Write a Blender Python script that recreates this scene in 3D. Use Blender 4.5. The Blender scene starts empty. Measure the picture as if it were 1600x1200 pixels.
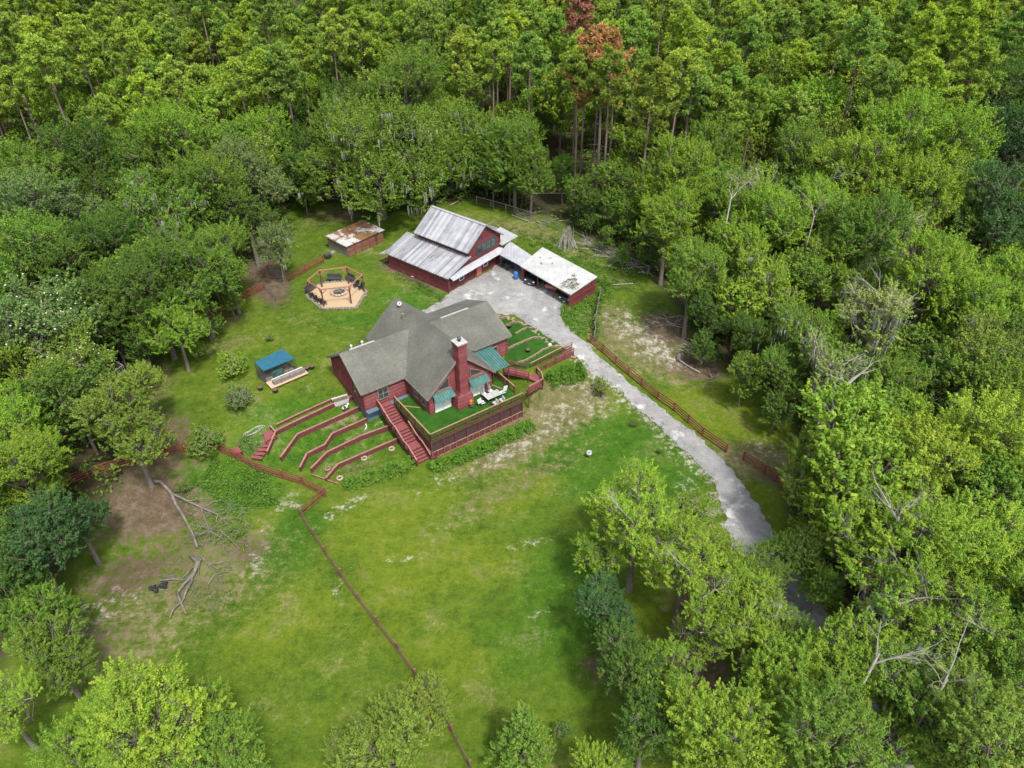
import bpy, math, random
import numpy as np
from mathutils import Vector
R_ = math.radians
scene = bpy.context.scene
col = scene.collection
# ------------------------------------------------------------------ camera
F_PX, CAM_H, PITCH = 1148.0, 54.0, 0.656            # focal length in 1600-px units, height, downward tilt
cam_d = bpy.data.cameras.new('camera'); cam = bpy.data.objects.new('camera', cam_d); col.objects.link(cam)
cam.location = (0, 0, CAM_H); cam.rotation_euler = (math.pi/2 - PITCH, 0, 0)
cam_d.sensor_width = 36.0; cam_d.lens = 36.0*F_PX/1600.0; cam_d.clip_end = 3000; cam_d.clip_start = 0.5
scene.camera = cam
# ------------------------------------------------------------------ world, sun, exposure
SUN_EL, SUN_AZ = R_(60), R_(-62)                    # azimuth as the direction towards the sun, from +X counter-clockwise
w = bpy.data.worlds.new('World'); scene.world = w; w.use_nodes = True
nt = w.node_tree; sky = nt.nodes.new('ShaderNodeTexSky'); sky.sky_type = 'NISHITA'; sky.sun_disc = False
sky.sun_elevation = SUN_EL; sky.sun_rotation = math.pi/2 - SUN_AZ; sky.air_density = 1.0; sky.dust_density = 3.0; sky.ozone_density = 1.0
bg = nt.nodes['Background']; bg.inputs['Strength'].default_value = 0.15
hz = nt.nodes.new('ShaderNodeHueSaturation'); hz.inputs['Saturation'].default_value = .45; nt.links.new(sky.outputs[0], hz.inputs['Color']); nt.links.new(hz.outputs[0], bg.inputs['Color'])   # thin bright cloud
sd = bpy.data.lights.new('sun', 'SUN'); sun = bpy.data.objects.new('sun', sd); col.objects.link(sun)
sd.energy = 2.3; sd.angle = R_(6); sd.color = (1, .96, .88)
sdir = Vector((math.cos(SUN_EL)*math.cos(SUN_AZ), math.cos(SUN_EL)*math.sin(SUN_AZ), math.sin(SUN_EL)))
sun.rotation_euler = (-sdir).to_track_quat('-Z', 'Y').to_euler()
scene.view_settings.view_transform = 'Standard'; scene.view_settings.look = 'None'
scene.view_settings.gamma = 1; scene.view_settings.exposure = 1.2
scene.cycles.max_bounces = 5; scene.cycles.diffuse_bounces = 3; scene.cycles.transmission_bounces = 3
scene.cycles.transparent_max_bounces = 4; scene.cycles.glossy_bounces = 2
# ------------------------------------------------------------------ places measured in the photograph
HO, HY = (-5.488, 63.426), 0.622                    # house frame: origin and turn
HC, HS = math.cos(HY), math.sin(HY)
def to_uv(x, y):
    x = x-HO[0]; y = y-HO[1]; return x*HC+y*HS, -x*HS+y*HC
def to_xy(u, v): return HO[0]+u*HC-v*HS, HO[1]+u*HS+v*HC
def hgt(x, y):                                      # ground height: a low lawn, a bank by the house, the upper yard
    u, v = to_uv(x, y)
    t = np.clip((v+3.0*np.clip(u-5.9, 0, 3.5))/14.0, 0, 1)
    return 2.7*t*t*(3-2*t)
def ray(px, py, z):
    s, c = math.sin(PITCH), math.cos(PITCH); a = (px-800)/F_PX; b = (600-py)/F_PX
    d = (a, c+b*s, -s+b*c); t = (z-CAM_H)/d[2]; return d[0]*t, d[1]*t
def at(px, py, up=0.0):                             # the point of the ground (plus up) seen at that place
    z = 0
    for _ in range(25):
        x, y = ray(px, py, z+up); z = .4*z+.6*float(hgt(x, y))
    return x, y, z+up
def proj(x, y, z):
    s, c = math.sin(PITCH), math.cos(PITCH); dz = z-CAM_H
    Z = y*c-dz*s; return 800+F_PX*x/Z, 600-F_PX*(y*s+dz*c)/Z
def inpoly(x, y, P):
    x = np.asarray(x, float); y = np.asarray(y, float); r = np.zeros(x.shape, bool); n = len(P)
    for i in range(n):
        x1, y1 = P[i]; x2, y2 = P[(i+1) % n]
        if y1 == y2: continue
        r ^= ((y1 > y) != (y2 > y)) & (x < (x2-x1)*(y-y1)/(y2-y1)+x1)
    return r
def gpoly(pts): return [at(*p)[:2] for p in pts]
CLEAR = gpoly([(-120, 1300), (20, 1000), (110, 880), (150, 790), (190, 750), (225, 690), (215, 560), (300, 500), (370, 455), (400, 390), (470, 300),
               (560, 325), (640, 330), (740, 310), (870, 340), (1010, 425), (1055, 480), (1130, 570), (1235, 630), (1250, 700), (1225, 770),
               (1250, 880), (1340, 1000), (1440, 1150), (1500, 1330), (600, 1500)])
# ------------------------------------------------------------------ materials
def mat(name): 
    m = bpy.data.materials.new(name); m.use_nodes = True; nt = m.node_tree; nt.nodes.clear()
    out = nt.nodes.new('ShaderNodeOutputMaterial'); return m, nt, out
def N(nt, kind, **kw):
    n = nt.nodes.new('ShaderNode'+kind)
    for k, v in kw.items():
        if k.startswith('i_'): n.inputs[k[2:].replace('_', ' ')].default_value = v
        else: setattr(n, k, v)
    return n
def L(nt, a, b): nt.links.new(a, b)
def ramp(nt, src, stops):
    r = N(nt, 'ValToRGB'); e = r.color_ramp.elements
    while len(e) < len(stops): e.new(0.5)
    for i, (p, c) in enumerate(stops):
        e[i].position = p; e[i].color = (c[0], c[1], c[2], 1) if hasattr(c, '__len__') else (c, c, c, 1)
    L(nt, src, r.inputs[0]); return r.outputs[0]
def noise(nt, vec, scale, detail=4, rough=.6, dist=0):
    n = N(nt, 'TexNoise'); n.inputs['Scale'].default_value = scale; n.inputs['Detail'].default_value = detail
    n.inputs['Roughness'].default_value = rough; n.inputs['Distortion'].default_value = dist; L(nt, vec, n.inputs['Vector']); return n.outputs['Fac']
def mixc(nt, f, a, b, mode='MIX'):
    m = N(nt, 'Mix', data_type='RGBA', blend_type=mode)
    for s, v in ((m.inputs[0], f), (m.inputs[6], a), (m.inputs[7], b)):
        if hasattr(v, 'is_output'): L(nt, v, s)
        elif hasattr(v, '__len__'): s.default_value = (v[0], v[1], v[2], 1)
        else: s.default_value = v
    return m.outputs[2]
def mth(nt, op, a, b=0.0, clamp=False):
    m = N(nt, 'Math', operation=op, use_clamp=clamp)
    for s, v in ((m.inputs[0], a), (m.inputs[1], b)):
        if hasattr(v, 'is_output'): L(nt, v, s)
        else: s.default_value = v
    return m.outputs[0]
def bumpn(nt, h, strength, dist=.05):
    b = N(nt, 'Bump'); b.inputs['Strength'].default_value = strength; b.inputs['Distance'].default_value = dist; L(nt, h, b.inputs['Height']); return b.outputs[0]
def simple(name, c, rough=.7, var=.25, scale=3.0, metal=0.0, c2=None, bump=0.0, spec=.3):
    m, nt, out = mat(name); tc = N(nt, 'TexCoord').outputs['Object']
    n1 = noise(nt, tc, scale, 6, .65); n2 = noise(nt, tc, scale*7, 3)
    f = mth(nt, 'ADD', mth(nt, 'MULTIPLY', n1, .7), mth(nt, 'MULTIPLY', n2, .3))
    lo = c2 or [x*(1-var) for x in c]; hi = [min(1, x*(1+var)) for x in c] if not c2 else c
    cc = ramp(nt, f, [(.35, lo), (.65, hi)])
    p = N(nt, 'BsdfPrincipled'); L(nt, cc, p.inputs['Base Color']); p.inputs['Roughness'].default_value = rough
    p.inputs['Metallic'].default_value = metal; p.inputs['Specular IOR Level'].default_value = spec
    if bump: L(nt, bumpn(nt, f, bump), p.inputs['Normal'])
    L(nt, p.outputs[0], out.inputs[0]); return m
def leafmat(name, trans=.38):
    m, nt, out = mat(name)
    oi = N(nt, 'ObjectInfo'); a = N(nt, 'Attribute', attribute_name='tint')
    hsv = N(nt, 'HueSaturation'); L(nt, oi.outputs['Color'], hsv.inputs['Color'])
    L(nt, mth(nt, 'ADD', mth(nt, 'MULTIPLY', a.outputs['Fac'], -.05), .52), hsv.inputs['Hue'])
    L(nt, mth(nt, 'ADD', mth(nt, 'MULTIPLY', a.outputs['Fac'], .75), .62), hsv.inputs['Value'])
    hsv.inputs['Saturation'].default_value = 1.0
    d = N(nt, 'BsdfDiffuse'); t = N(nt, 'BsdfTranslucent'); L(nt, hsv.outputs[0], d.inputs[0])
    L(nt, mixc(nt, 1.0, hsv.outputs[0], (1.25, 1.2, .6), 'MULTIPLY'), t.inputs[0])
    g = N(nt, 'BsdfGlossy'); g.inputs['Roughness'].default_value = .6; g.inputs[0].default_value = (.6, .7, .5, 1)
    x = N(nt, 'MixShader'); x.inputs[0].default_value = trans; L(nt, d.outputs[0], x.inputs[1]); L(nt, t.outputs[0], x.inputs[2])
    y = N(nt, 'MixShader'); y.inputs[0].default_value = .02; L(nt, x.outputs[0], y.inputs[1]); L(nt, g.outputs[0], y.inputs[2])
    L(nt, y.outputs[0], out.inputs[0]); return m
M = {}
M['leaf'] = leafmat('leaf'); M['needle'] = leafmat('needle', .3)
M['bark'] = simple('bark', (.17, .145, .12), .9, c2=(.07, .058, .048), scale=4, bump=.6)
M['pinebark'] = simple('pine_bark', (.2, .15, .12), .9, c2=(.09, .065, .055), scale=5, bump=.6)
M['deadwood'] = simple('dead_wood', (.3, .28, .25), .85, c2=(.15, .137, .12), scale=3)
M['fallenwood'] = simple('fallen_wood', (.19, .17, .15), .9, c2=(.075, .066, .056), scale=2.2, bump=.5)
M['moss'] = simple('hanging_moss', (.33, .34, .28), .95, c2=(.15, .165, .12), scale=2)
M['flower'] = simple('blossom', (.42, .41, .29), .7, var=.1)
M['red'] = None
def siding(name, c, step=.22):
    m, nt, out = mat(name); tc = N(nt, 'TexCoord').outputs['Object']; sep = N(nt, 'SeparateXYZ'); L(nt, tc, sep.inputs[0])
    fr = mth(nt, 'FRACT', mth(nt, 'DIVIDE', sep.outputs[2], step))
    n1 = noise(nt, tc, 1.2, 6, .7); n2 = noise(nt, tc, 9, 3)
    row = N(nt, 'TexWhiteNoise', noise_dimensions='1D'); L(nt, mth(nt, 'FLOOR', mth(nt, 'DIVIDE', sep.outputs[2], step)), row.inputs['W'])
    f = mth(nt, 'ADD', mth(nt, 'ADD', mth(nt, 'MULTIPLY', n1, .55), mth(nt, 'MULTIPLY', n2, .25)), mth(nt, 'MULTIPLY', row.outputs[0], .2))
    cc = ramp(nt, f, [(.34, [x*.6 for x in c]), (.5, c), (.66, [x*1.35+.012 for x in c])])
    p = N(nt, 'BsdfPrincipled'); L(nt, cc, p.inputs['Base Color']); p.inputs['Roughness'].default_value = .62
    prof = mth(nt, 'POWER', fr, 2.0)
    L(nt, bumpn(nt, mth(nt, 'SUBTRACT', 1.0, prof), 1.0, .06), p.inputs['Normal'])
    L(nt, p.outputs[0], out.inputs[0]); return m
M['red'] = siding('red_siding', (.118, .018, .02)); M['barnred'] = siding('barn_siding', (.092, .016, .018), .3)
M['pink'] = simple('painted_boards', (.2, .058, .058), .7, c2=(.12, .034, .034), scale=2.5)
M['rail'] = simple('red_rail', (.125, .035, .032), .75, c2=(.07, .022, .021), scale=4)
M['tan'] = simple('tan_wood', (.27, .175, .09), .75, c2=(.19, .115, .06), scale=4)
M['fence'] = simple('stained_fence', (.21, .058, .042), .8, c2=(.11, .036, .028), scale=2)
M['cap'] = simple('pale_red_cap', (.27, .14, .11), .75, c2=(.16, .075, .062), scale=2)
M['brownfence'] = simple('weathered_fence', (.16, .095, .055), .85, c2=(.085, .05, .032), scale=2)
M['grey_wood'] = simple('grey_wood', (.2, .18, .155), .9, c2=(.09, .08, .07), scale=3)
M['blue'] = simple('blue_grey_block', (.1, .16, .2), .8, c2=(.065, .105, .135), scale=1.5)
M['white'] = simple('white_paint', (.47, .47, .46), .5, var=.08)
M['black'] = simple('black_plastic', (.02, .02, .022), .5, var=.2)
M['darkm'] = simple('dark_metal', (.05, .05, .052), .5, var=.3)
M['screen'] = simple('porch_screen', (.055, .045, .045), .8, var=.3)
M['greenm'] = None
M['curtain'] = simple('curtain', (.5, .55, .52), .8, var=.15)
M['stone'] = simple('stone', (.36, .29, .23), .9, c2=(.2, .15, .12), scale=3, bump=.4)
M['redstone'] = simple('reddish_stone', (.3, .19, .145), .9, c2=(.17, .11, .085), scale=3, bump=.4)
M['sandpit'] = simple('tan_gravel', (.36, .27, .165), .95, c2=(.27, .19, .11), scale=12, bump=.3)
M['concrete'] = simple('concrete', (.34, .34, .33), .9, c2=(.22, .22, .215), scale=2)
M['soil'] = simple('soil', (.1, .07, .045), .95, var=.4, scale=6)
M['orange'] = simple('orange_leaf', (.55, .2, .04), .7, var=.4)
M['redpaint'] = simple('faded_red_paint', (.4, .13, .11), .6, var=.2)
M['bluep'] = simple('blue_plastic', (.03, .12, .33), .5, var=.2)
M['tarp'] = simple('blue_tarp', (.012, .085, .135), .7, c2=(.008, .055, .09), scale=2.5)
M['water'] = simple('still_water', (.03, .04, .035), .1, var=.1)
M['tyre'] = simple('rubber', (.03, .03, .03), .9)
def ribbed(name, c, axis, step, rough, metal, dirt=None, dirtscale=.6, dirtpos=(.55, .7), ribamt=.5):
    m, nt, out = mat(name); tc = N(nt, 'TexCoord').outputs['Object']; sep = N(nt, 'SeparateXYZ'); L(nt, tc, sep.inputs[0])
    fr = mth(nt, 'FRACT', mth(nt, 'DIVIDE', sep.outputs[axis], step))
    rib = mth(nt, 'ABSOLUTE', mth(nt, 'SUBTRACT', fr, .5))
    n1 = noise(nt, tc, .8, 6, .65); n2 = noise(nt, tc, 6, 4)
    f = mth(nt, 'ADD', mth(nt, 'MULTIPLY', n1, .6), mth(nt, 'MULTIPLY', n2, .4))
    cc = ramp(nt, f, [(.35, [x*.75 for x in c]), (.62, [min(1, x*1.1) for x in c])])
    if dirt:
        d = noise(nt, tc, dirtscale, 8, .7, .3)
        cc = mixc(nt, ramp(nt, d, [(dirtpos[0], 0), (dirtpos[1], 1)]), cc, dirt)
    p = N(nt, 'BsdfPrincipled'); L(nt, cc, p.inputs['Base Color']); p.inputs['Roughness'].default_value = rough
    p.inputs['Metallic'].default_value = metal
    L(nt, bumpn(nt, ramp(nt, rib, [(.0, 1), (.14, 1), (.3, 0)]), ribamt, .05), p.inputs['Normal'])
    L(nt, p.outputs[0], out.inputs[0]); return m
M['tinb'] = ribbed('galvanised_roof_side', (.34, .345, .37), 0, .42, .45, .2, (.24, .23, .23), .5, (.5, .8), .6)
M['whitetin'] = ribbed('white_sheet_roof', (.34, .345, .34), 0, .9, .65, .0, (.21, .21, .2), .5, (.5, .75), .3)
M['rusty'] = ribbed('rusty_roof', (.38, .38, .38), 0, .35, .6, .1, (.17, .09, .045), .33, (.47, .5), .4)
M['greenm'] = ribbed('green_metal', (.035, .11, .1), 0, .3, .65, .05, (.06, .155, .14), 1.5, (.45, .7), 1.0)
M['shedwall'] = simple('shed_boards', (.2, .09, .055), .9, c2=(.09, .05, .035), scale=1.5)
def tinroof():
    m, nt, out = mat('galvanised_roof'); tc = N(nt, 'TexCoord').outputs['Object']; sep = N(nt, 'SeparateXYZ'); L(nt, tc, sep.inputs[0])
    n1 = noise(nt, tc, .6, 6, .65); n2 = noise(nt, tc, 7, 4)
    st_ = N(nt, 'TexWhiteNoise', noise_dimensions='1D'); L(nt, mth(nt, 'FLOOR', mth(nt, 'DIVIDE', sep.outputs[1], .42)), st_.inputs['W'])
    f = mth(nt, 'ADD', mth(nt, 'ADD', mth(nt, 'MULTIPLY', n1, .5), mth(nt, 'MULTIPLY', n2, .25)), mth(nt, 'MULTIPLY', st_.outputs[0], .25))
    cc = ramp(nt, f, [(.32, (.185, .19, .205)), (.64, (.37, .375, .39))])
    mp = N(nt, 'Mapping'); mp.inputs['Scale'].default_value = (.35, 2.4, .35); L(nt, tc, mp.inputs[0])
    run = mth(nt, 'ADD', mth(nt, 'MULTIPLY', noise(nt, mp.outputs[0], .9, 5, .7), .5), mth(nt, 'MULTIPLY', noise(nt, tc, .28, 3, .6), .5))
    cc = mixc(nt, ramp(nt, run, [(.52, 0), (.64, .6)]), cc, (.1, .095, .115))
    p = N(nt, 'BsdfPrincipled'); L(nt, cc, p.inputs['Base Color']); p.inputs['Roughness'].default_value = .42; p.inputs['Metallic'].default_value = .25
    L(nt, bumpn(nt, n2, .2, .03), p.inputs['Normal']); L(nt, p.outputs[0], out.inputs[0]); return m
M['tin'] = tinroof()
def shingle():
    m, nt, out = mat('shingles'); tc = N(nt, 'TexCoord').outputs['Object']
    n0 = noise(nt, tc, .35, 4, .6); n1 = noise(nt, tc, 5, 5, .8); n2 = noise(nt, tc, 22, 2)
    v = N(nt, 'TexVoronoi'); v.inputs['Scale'].default_value = 4; L(nt, tc, v.inputs['Vector'])
    f = mth(nt, 'ADD', mth(nt, 'ADD', mth(nt, 'MULTIPLY', n0, .3), mth(nt, 'MULTIPLY', n1, .4)), mth(nt, 'MULTIPLY', n2, .3))
    cc = ramp(nt, f, [(.36, (0.0430, 0.0422, 0.0340)), (.5, (0.0774, 0.0774, 0.0626)), (.62, (0.1247, 0.1250, 0.1040))])
    p = N(nt, 'BsdfPrincipled'); L(nt, cc, p.inputs['Base Color']); p.inputs['Roughness'].default_value = .9
    L(nt, bumpn(nt, f, .5, .04), p.inputs['Normal']); L(nt, p.outputs[0], out.inputs[0]); return m
M['shingle'] = shingle()
def glassm():
    m, nt, out = mat('window_glass'); p = N(nt, 'BsdfPrincipled'); p.inputs['Base Color'].default_value = (.03, .045, .045, 1)
    p.inputs['Roughness'].default_value = .08; p.inputs['Specular IOR Level'].default_value = .8; L(nt, p.outputs[0], out.inputs[0]); return m
M['glass'] = glassm()
def carpaint():
    m, nt, out = mat('car_paint'); p = N(nt, 'BsdfPrincipled'); oi = N(nt, 'ObjectInfo'); L(nt, oi.outputs['Color'], p.inputs['Base Color'])
    p.inputs['Roughness'].default_value = .25; p.inputs['Coat Weight'].default_value = .6; L(nt, p.outputs[0], out.inputs[0]); return m
M['car'] = carpaint()
def turf():
    m, nt, out = mat('artificial_turf'); tc = N(nt, 'TexCoord').outputs['Object']
    n = noise(nt, tc, .9, 6, .6); n2 = noise(nt, tc, 14, 3, .7)
    f = mth(nt, 'ADD', mth(nt, 'MULTIPLY', n, .6), mth(nt, 'MULTIPLY', n2, .4))
    cc = ramp(nt, f, [(.36, (.01, .04, .005)), (.62, (.026, .082, .009))])
    p = N(nt, 'BsdfPrincipled'); L(nt, cc, p.inputs['Base Color']); p.inputs['Roughness'].default_value = .95; p.inputs['Specular IOR Level'].default_value = .1
    L(nt, bumpn(nt, n2, .4, .03), p.inputs['Normal']); L(nt, p.outputs[0], out.inputs[0]); return m
M['turf'] = turf()
def groundm():
    m, nt, out = mat('ground'); tc = N(nt, 'TexCoord').outputs['Object']
    A = N(nt, 'Attribute', attribute_name='zone'); B = N(nt, 'Attribute', attribute_name='zone2')
    sa = N(nt, 'SeparateColor'); L(nt, A.outputs['Color'], sa.inputs[0]); sb = N(nt, 'SeparateColor'); L(nt, B.outputs['Color'], sb.inputs[0])
    nL = noise(nt, tc, .045, 5, .6); nM = noise(nt, tc, .22, 6, .65); nS = noise(nt, tc, 1.1, 7, .7); nF = noise(nt, tc, 3.0, 7, .8); nX = noise(nt, tc, 9, 4, .85)
    grain = mth(nt, 'ADD', mth(nt, 'MULTIPLY', nF, .6), mth(nt, 'MULTIPLY', nX, .4))
    g = mth(nt, 'ADD', mth(nt, 'ADD', mth(nt, 'MULTIPLY', nS, .35), mth(nt, 'MULTIPLY', grain, .45)), mth(nt, 'MULTIPLY', nM, .2))
    grass = ramp(nt, g, [(.38, (0.0177, 0.0349, 0.0051)), (.46, (0.0441, 0.0784, 0.0068)), (.54, (0.0686, 0.1092, 0.0094)), (.64, (0.1324, 0.1375, 0.0299))])
    lush = ramp(nt, g, [(.39, (0.0129, 0.0374, 0.0045)), (.5, (0.0366, 0.0893, 0.0063)), (.61, (0.0734, 0.1250, 0.0126))])
    bright = ramp(nt, g, [(.37, (0.0374, 0.0596, 0.0054)), (.5, (0.0795, 0.1145, 0.0081)), (.63, (0.1355, 0.1488, 0.0180))])
    dry = ramp(nt, g, [(.38, (0.0492, 0.0541, 0.0160)), (.5, (0.1025, 0.0968, 0.0400)), (.6, (0.1886, 0.1681, 0.0920))])
    sand = ramp(nt, g, [(.38, (0.1066, 0.0968, 0.0680)), (.5, (0.2214, 0.2050, 0.1640)), (.62, (0.3608, 0.3526, 0.3120))])
    dirt = ramp(nt, g, [(.36, (0.0328, 0.0238, 0.0152)), (.5, (0.0820, 0.0590, 0.0384)), (.62, (0.1558, 0.1230, 0.0880))])
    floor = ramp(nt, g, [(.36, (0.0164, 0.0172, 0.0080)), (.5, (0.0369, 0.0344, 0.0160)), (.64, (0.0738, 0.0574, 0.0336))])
    def fac(ch, lo, hi, amp=.9, ns=nS):
        mixn = mth(nt, 'ADD', mth(nt, 'MULTIPLY', ns, .55), mth(nt, 'MULTIPLY', nF, .45))
        return ramp(nt, mth(nt, 'ADD', ch, mth(nt, 'MULTIPLY', mth(nt, 'SUBTRACT', mixn, .5), amp*2.2)), [(lo, 0), (hi, 1)])
    c = mixc(nt, ramp(nt, mth(nt, 'ADD', mth(nt, 'MULTIPLY', nL, .5), mth(nt, 'MULTIPLY', nM, .5)), [(.47, 0), (.66, 1)]), grass, bright)
    c = mixc(nt, fac(sb.outputs[0], .35, .6, .5, nM), c, lush)
    c = mixc(nt, fac(sb.outputs[1], .35, .6, .5, nM), c, bright)
    # thin worn places all over the lawn
    worn = ramp(nt, mth(nt, 'ADD', mth(nt, 'MULTIPLY', nM, .55), mth(nt, 'MULTIPLY', nF, .45)), [(.535, 0), (.64, .75)])
    c = mixc(nt, worn, c, dry)
    c = mixc(nt, fac(sb.outputs[2], .4, .62), c, dry)
    c = mixc(nt, fac(sa.outputs[1], .42, .62), c, dirt)
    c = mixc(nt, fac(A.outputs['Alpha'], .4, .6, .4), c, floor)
    c = mixc(nt, fac(sa.outputs[0], .45, .72, 1.1), c, sand)
    p = N(nt, 'BsdfPrincipled'); L(nt, c, p.inputs['Base Color']); p.inputs['Roughness'].default_value = .95; p.inputs['Specular IOR Level'].default_value = .1
    L(nt, bumpn(nt, g, .9, .25), p.inputs['Normal']); L(nt, p.outputs[0], out.inputs[0]); return m
M['ground'] = groundm()
def drivem():
    m, nt, out = mat('limerock_drive'); tc = N(nt, 'TexCoord').outputs['Object']
    nM = noise(nt, tc, .28, 6, .6, .4); nS = noise(nt, tc, 1.1, 7, .75); nF = noise(nt, tc, 4.5, 6, .85)
    g = mth(nt, 'ADD', mth(nt, 'ADD', mth(nt, 'MULTIPLY', nM, .3), mth(nt, 'MULTIPLY', nS, .35)), mth(nt, 'MULTIPLY', nF, .35))
    c = ramp(nt, g, [(.38, (0.1075, 0.1058, 0.1038)), (.48, (0.1806, 0.1789, 0.1760)), (.6, (0.2580, 0.2546, 0.2499))])
    wv = N(nt, 'TexVoronoi', feature='DISTANCE_TO_EDGE'); wv.inputs['Scale'].default_value = .22; L(nt, mixc(nt, .25, tc, N(nt, 'TexNoise').outputs['Color']), wv.inputs['Vector'])
    c = mixc(nt, ramp(nt, wv.outputs['Distance'], [(.0, .3), (.015, 0)]), c, (.14, .14, .135))
    wh = ramp(nt, mth(nt, 'ADD', mth(nt, 'MULTIPLY', noise(nt, tc, .33, 3, .5, .8), .7), mth(nt, 'MULTIPLY', nS, .3)), [(.57, 0), (.64, .8)])
    c = mixc(nt, wh, c, (.39, .387, .375))
    p = N(nt, 'BsdfPrincipled'); L(nt, c, p.inputs['Base Color']); p.inputs['Roughness'].default_value = .9; p.inputs['Specular IOR Level'].default_value = .2
    L(nt, bumpn(nt, g, .4, .08), p.inputs['Normal']); L(nt, p.outputs[0], out.inputs[0]); return m
M['drive'] = drivem()
# ------------------------------------------------------------------ object helpers
def tag(o, label=None, cat=None, group=None, kind=None):
    if label: o['label'] = label
    if cat: o['category'] = cat
    if group: o['group'] = group
    if kind: o['kind'] = kind
    return o
def empty(name, loc=(0, 0, 0), rz=0.0, label=None, cat=None, group=None):
    o = bpy.data.objects.new(name, None); o.location = loc; o.rotation_euler = (0, 0, rz); o.empty_display_size = .3
    col.objects.link(o); return tag(o, label, cat, group)
def copy_tree(o, parent=None):
    c = o.copy(); col.objects.link(c); c.parent = parent
    for ch in list(o.children): copy_tree(ch, c)
    return c
class MB:
    def __init__(s): s.v = []; s.f = []; s.p = []
    def add(s, vs, fs):
        n = len(s.v); s.p.append((n, len(s.f))); s.v += [tuple(p) for p in vs]; s.f += [tuple(i+n for i in f) for f in fs]; return s
    def box(s, x0, x1, y0, y1, z0, z1):
        return s.add([(x0, y0, z0), (x1, y0, z0), (x1, y1, z0), (x0, y1, z0), (x0, y0, z1), (x1, y0, z1), (x1, y1, z1), (x0, y1, z1)],
                     [(0, 3, 2, 1), (4, 5, 6, 7), (0, 1, 5, 4), (1, 2, 6, 5), (2, 3, 7, 6), (3, 0, 4, 7)])
    def slab(s, pts, t):                            # a polygon given by its top, thickness t straight down
        n = len(pts); top = [tuple(p) for p in pts]; bot = [(p[0], p[1], p[2]-t) for p in pts]
        fs = [tuple(range(n)), tuple(range(2*n-1, n-1, -1))]+[(i, n+i, n+(i+1) % n, (i+1) % n) for i in range(n)]
        return s.add(top+bot, fs)
    def wall(s, pts, nrm, t):                       # a vertical polygon with thickness t behind its face
        n = len(pts); a = [tuple(p) for p in pts]; b = [(p[0]-nrm[0]*t, p[1]-nrm[1]*t, p[2]) for p in pts]
        return s.add(a+b, [tuple(range(n)), tuple(range(2*n-1, n-1, -1))]+[(i, n+i, n+(i+1) % n, (i+1) % n) for i in range(n)])
    def bar(s, a, b, w, h=None):                    # a straight timber between two points
        h = h or w; a = Vector(a); b = Vector(b); d = (b-a).normalized()
        up = Vector((0, 0, 1)) if abs(d.z) < .95 else Vector((1, 0, 0)); r = d.cross(up).normalized(); u = r.cross(d).normalized()
        r = r*(w/2); u = u*(h/2)
        return s.add([a-r-u, a+r-u, a+r+u, a-r+u, b-r-u, b+r-u, b+r+u, b-r+u], [(0, 3, 2, 1), (4, 5, 6, 7), (0, 1, 5, 4), (1, 2, 6, 5), (2, 3, 7, 6), (3, 0, 4, 7)])
    def tube(s, pts, rad, n=6):
        P = [Vector(p) for p in pts]; vs = []; m = len(P)
        for i, p in enumerate(P):
            d = (P[min(i+1, m-1)]-P[max(i-1, 0)]).normalized(); a = Vector((0, 0, 1)) if abs(d.z) < .9 else Vector((1, 0, 0))
            r = d.cross(a).normalized(); u = r.cross(d).normalized()
            for k in range(n):
                t = 2*math.pi*k/n; vs.append(p+(r*math.cos(t)+u*math.sin(t))*rad[i])
        fs = [(i*n+k, i*n+(k+1) % n, (i+1)*n+(k+1) % n, (i+1)*n+k) for i in range(m-1) for k in range(n)]
        fs += [tuple(range(n-1, -1, -1)), tuple((m-1)*n+k for k in range(n))]
        return s.add(vs, fs)
    def ball(s, c, r, n=8, m=6, jit=0, rng=None):
        vs = [(c[0], c[1], c[2]-r[2])]
        for j in range(1, m):
            a = -math.pi/2+math.pi*j/m
            for k in range(n):
                q = 1+(rng.uniform(-jit, jit) if rng else 0); b = 2*math.pi*k/n
                vs.append((c[0]+r[0]*q*math.cos(a)*math.cos(b), c[1]+r[1]*q*math.cos(a)*math.sin(b), c[2]+r[2]*q*math.sin(a)))
        vs.append((c[0], c[1], c[2]+r[2])); T = len(vs)-1
        fs = [(0, 1+(k+1) % n, 1+k) for k in range(n)]+[(T, T-n+k, T-n+(k+1) % n) for k in range(n)]
        fs += [(1+j*n+k, 1+j*n+(k+1) % n, 1+(j+1)*n+(k+1) % n, 1+(j+1)*n+k) for j in range(m-2) for k in range(n)]
        return s.add(vs, fs)
    def mesh(s, name, m, smooth=False):
        me = bpy.data.meshes.new(name); me.from_pydata([tuple(p) for p in s.v], [], s.f); me.materials.append(m); me.update()
        if smooth: me.shade_smooth()
        return me
    def build(s, name, m, parent=None, smooth=False, bevel=0):
        o = bpy.data.objects.new(name, s.mesh(name, m, smooth)); col.objects.link(o); o.parent = parent
        if bevel:
            b = o.modifiers.new('bevel', 'BEVEL'); b.width = bevel; b.segments = 2; b.limit_method = 'ANGLE'
        return o
def each(mb, name, m, parent):                      # every piece of the builder as a part of its own
    P = mb.p+[(len(mb.v), len(mb.f))]
    for (v0, f0), (v1, f1) in zip(P[:-1], P[1:]):
        q = MB(); q.v = mb.v[v0:v1]; q.f = [tuple(i-v0 for i in f) for f in mb.f[f0:f1]]; q.build(name, m, parent)
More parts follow.
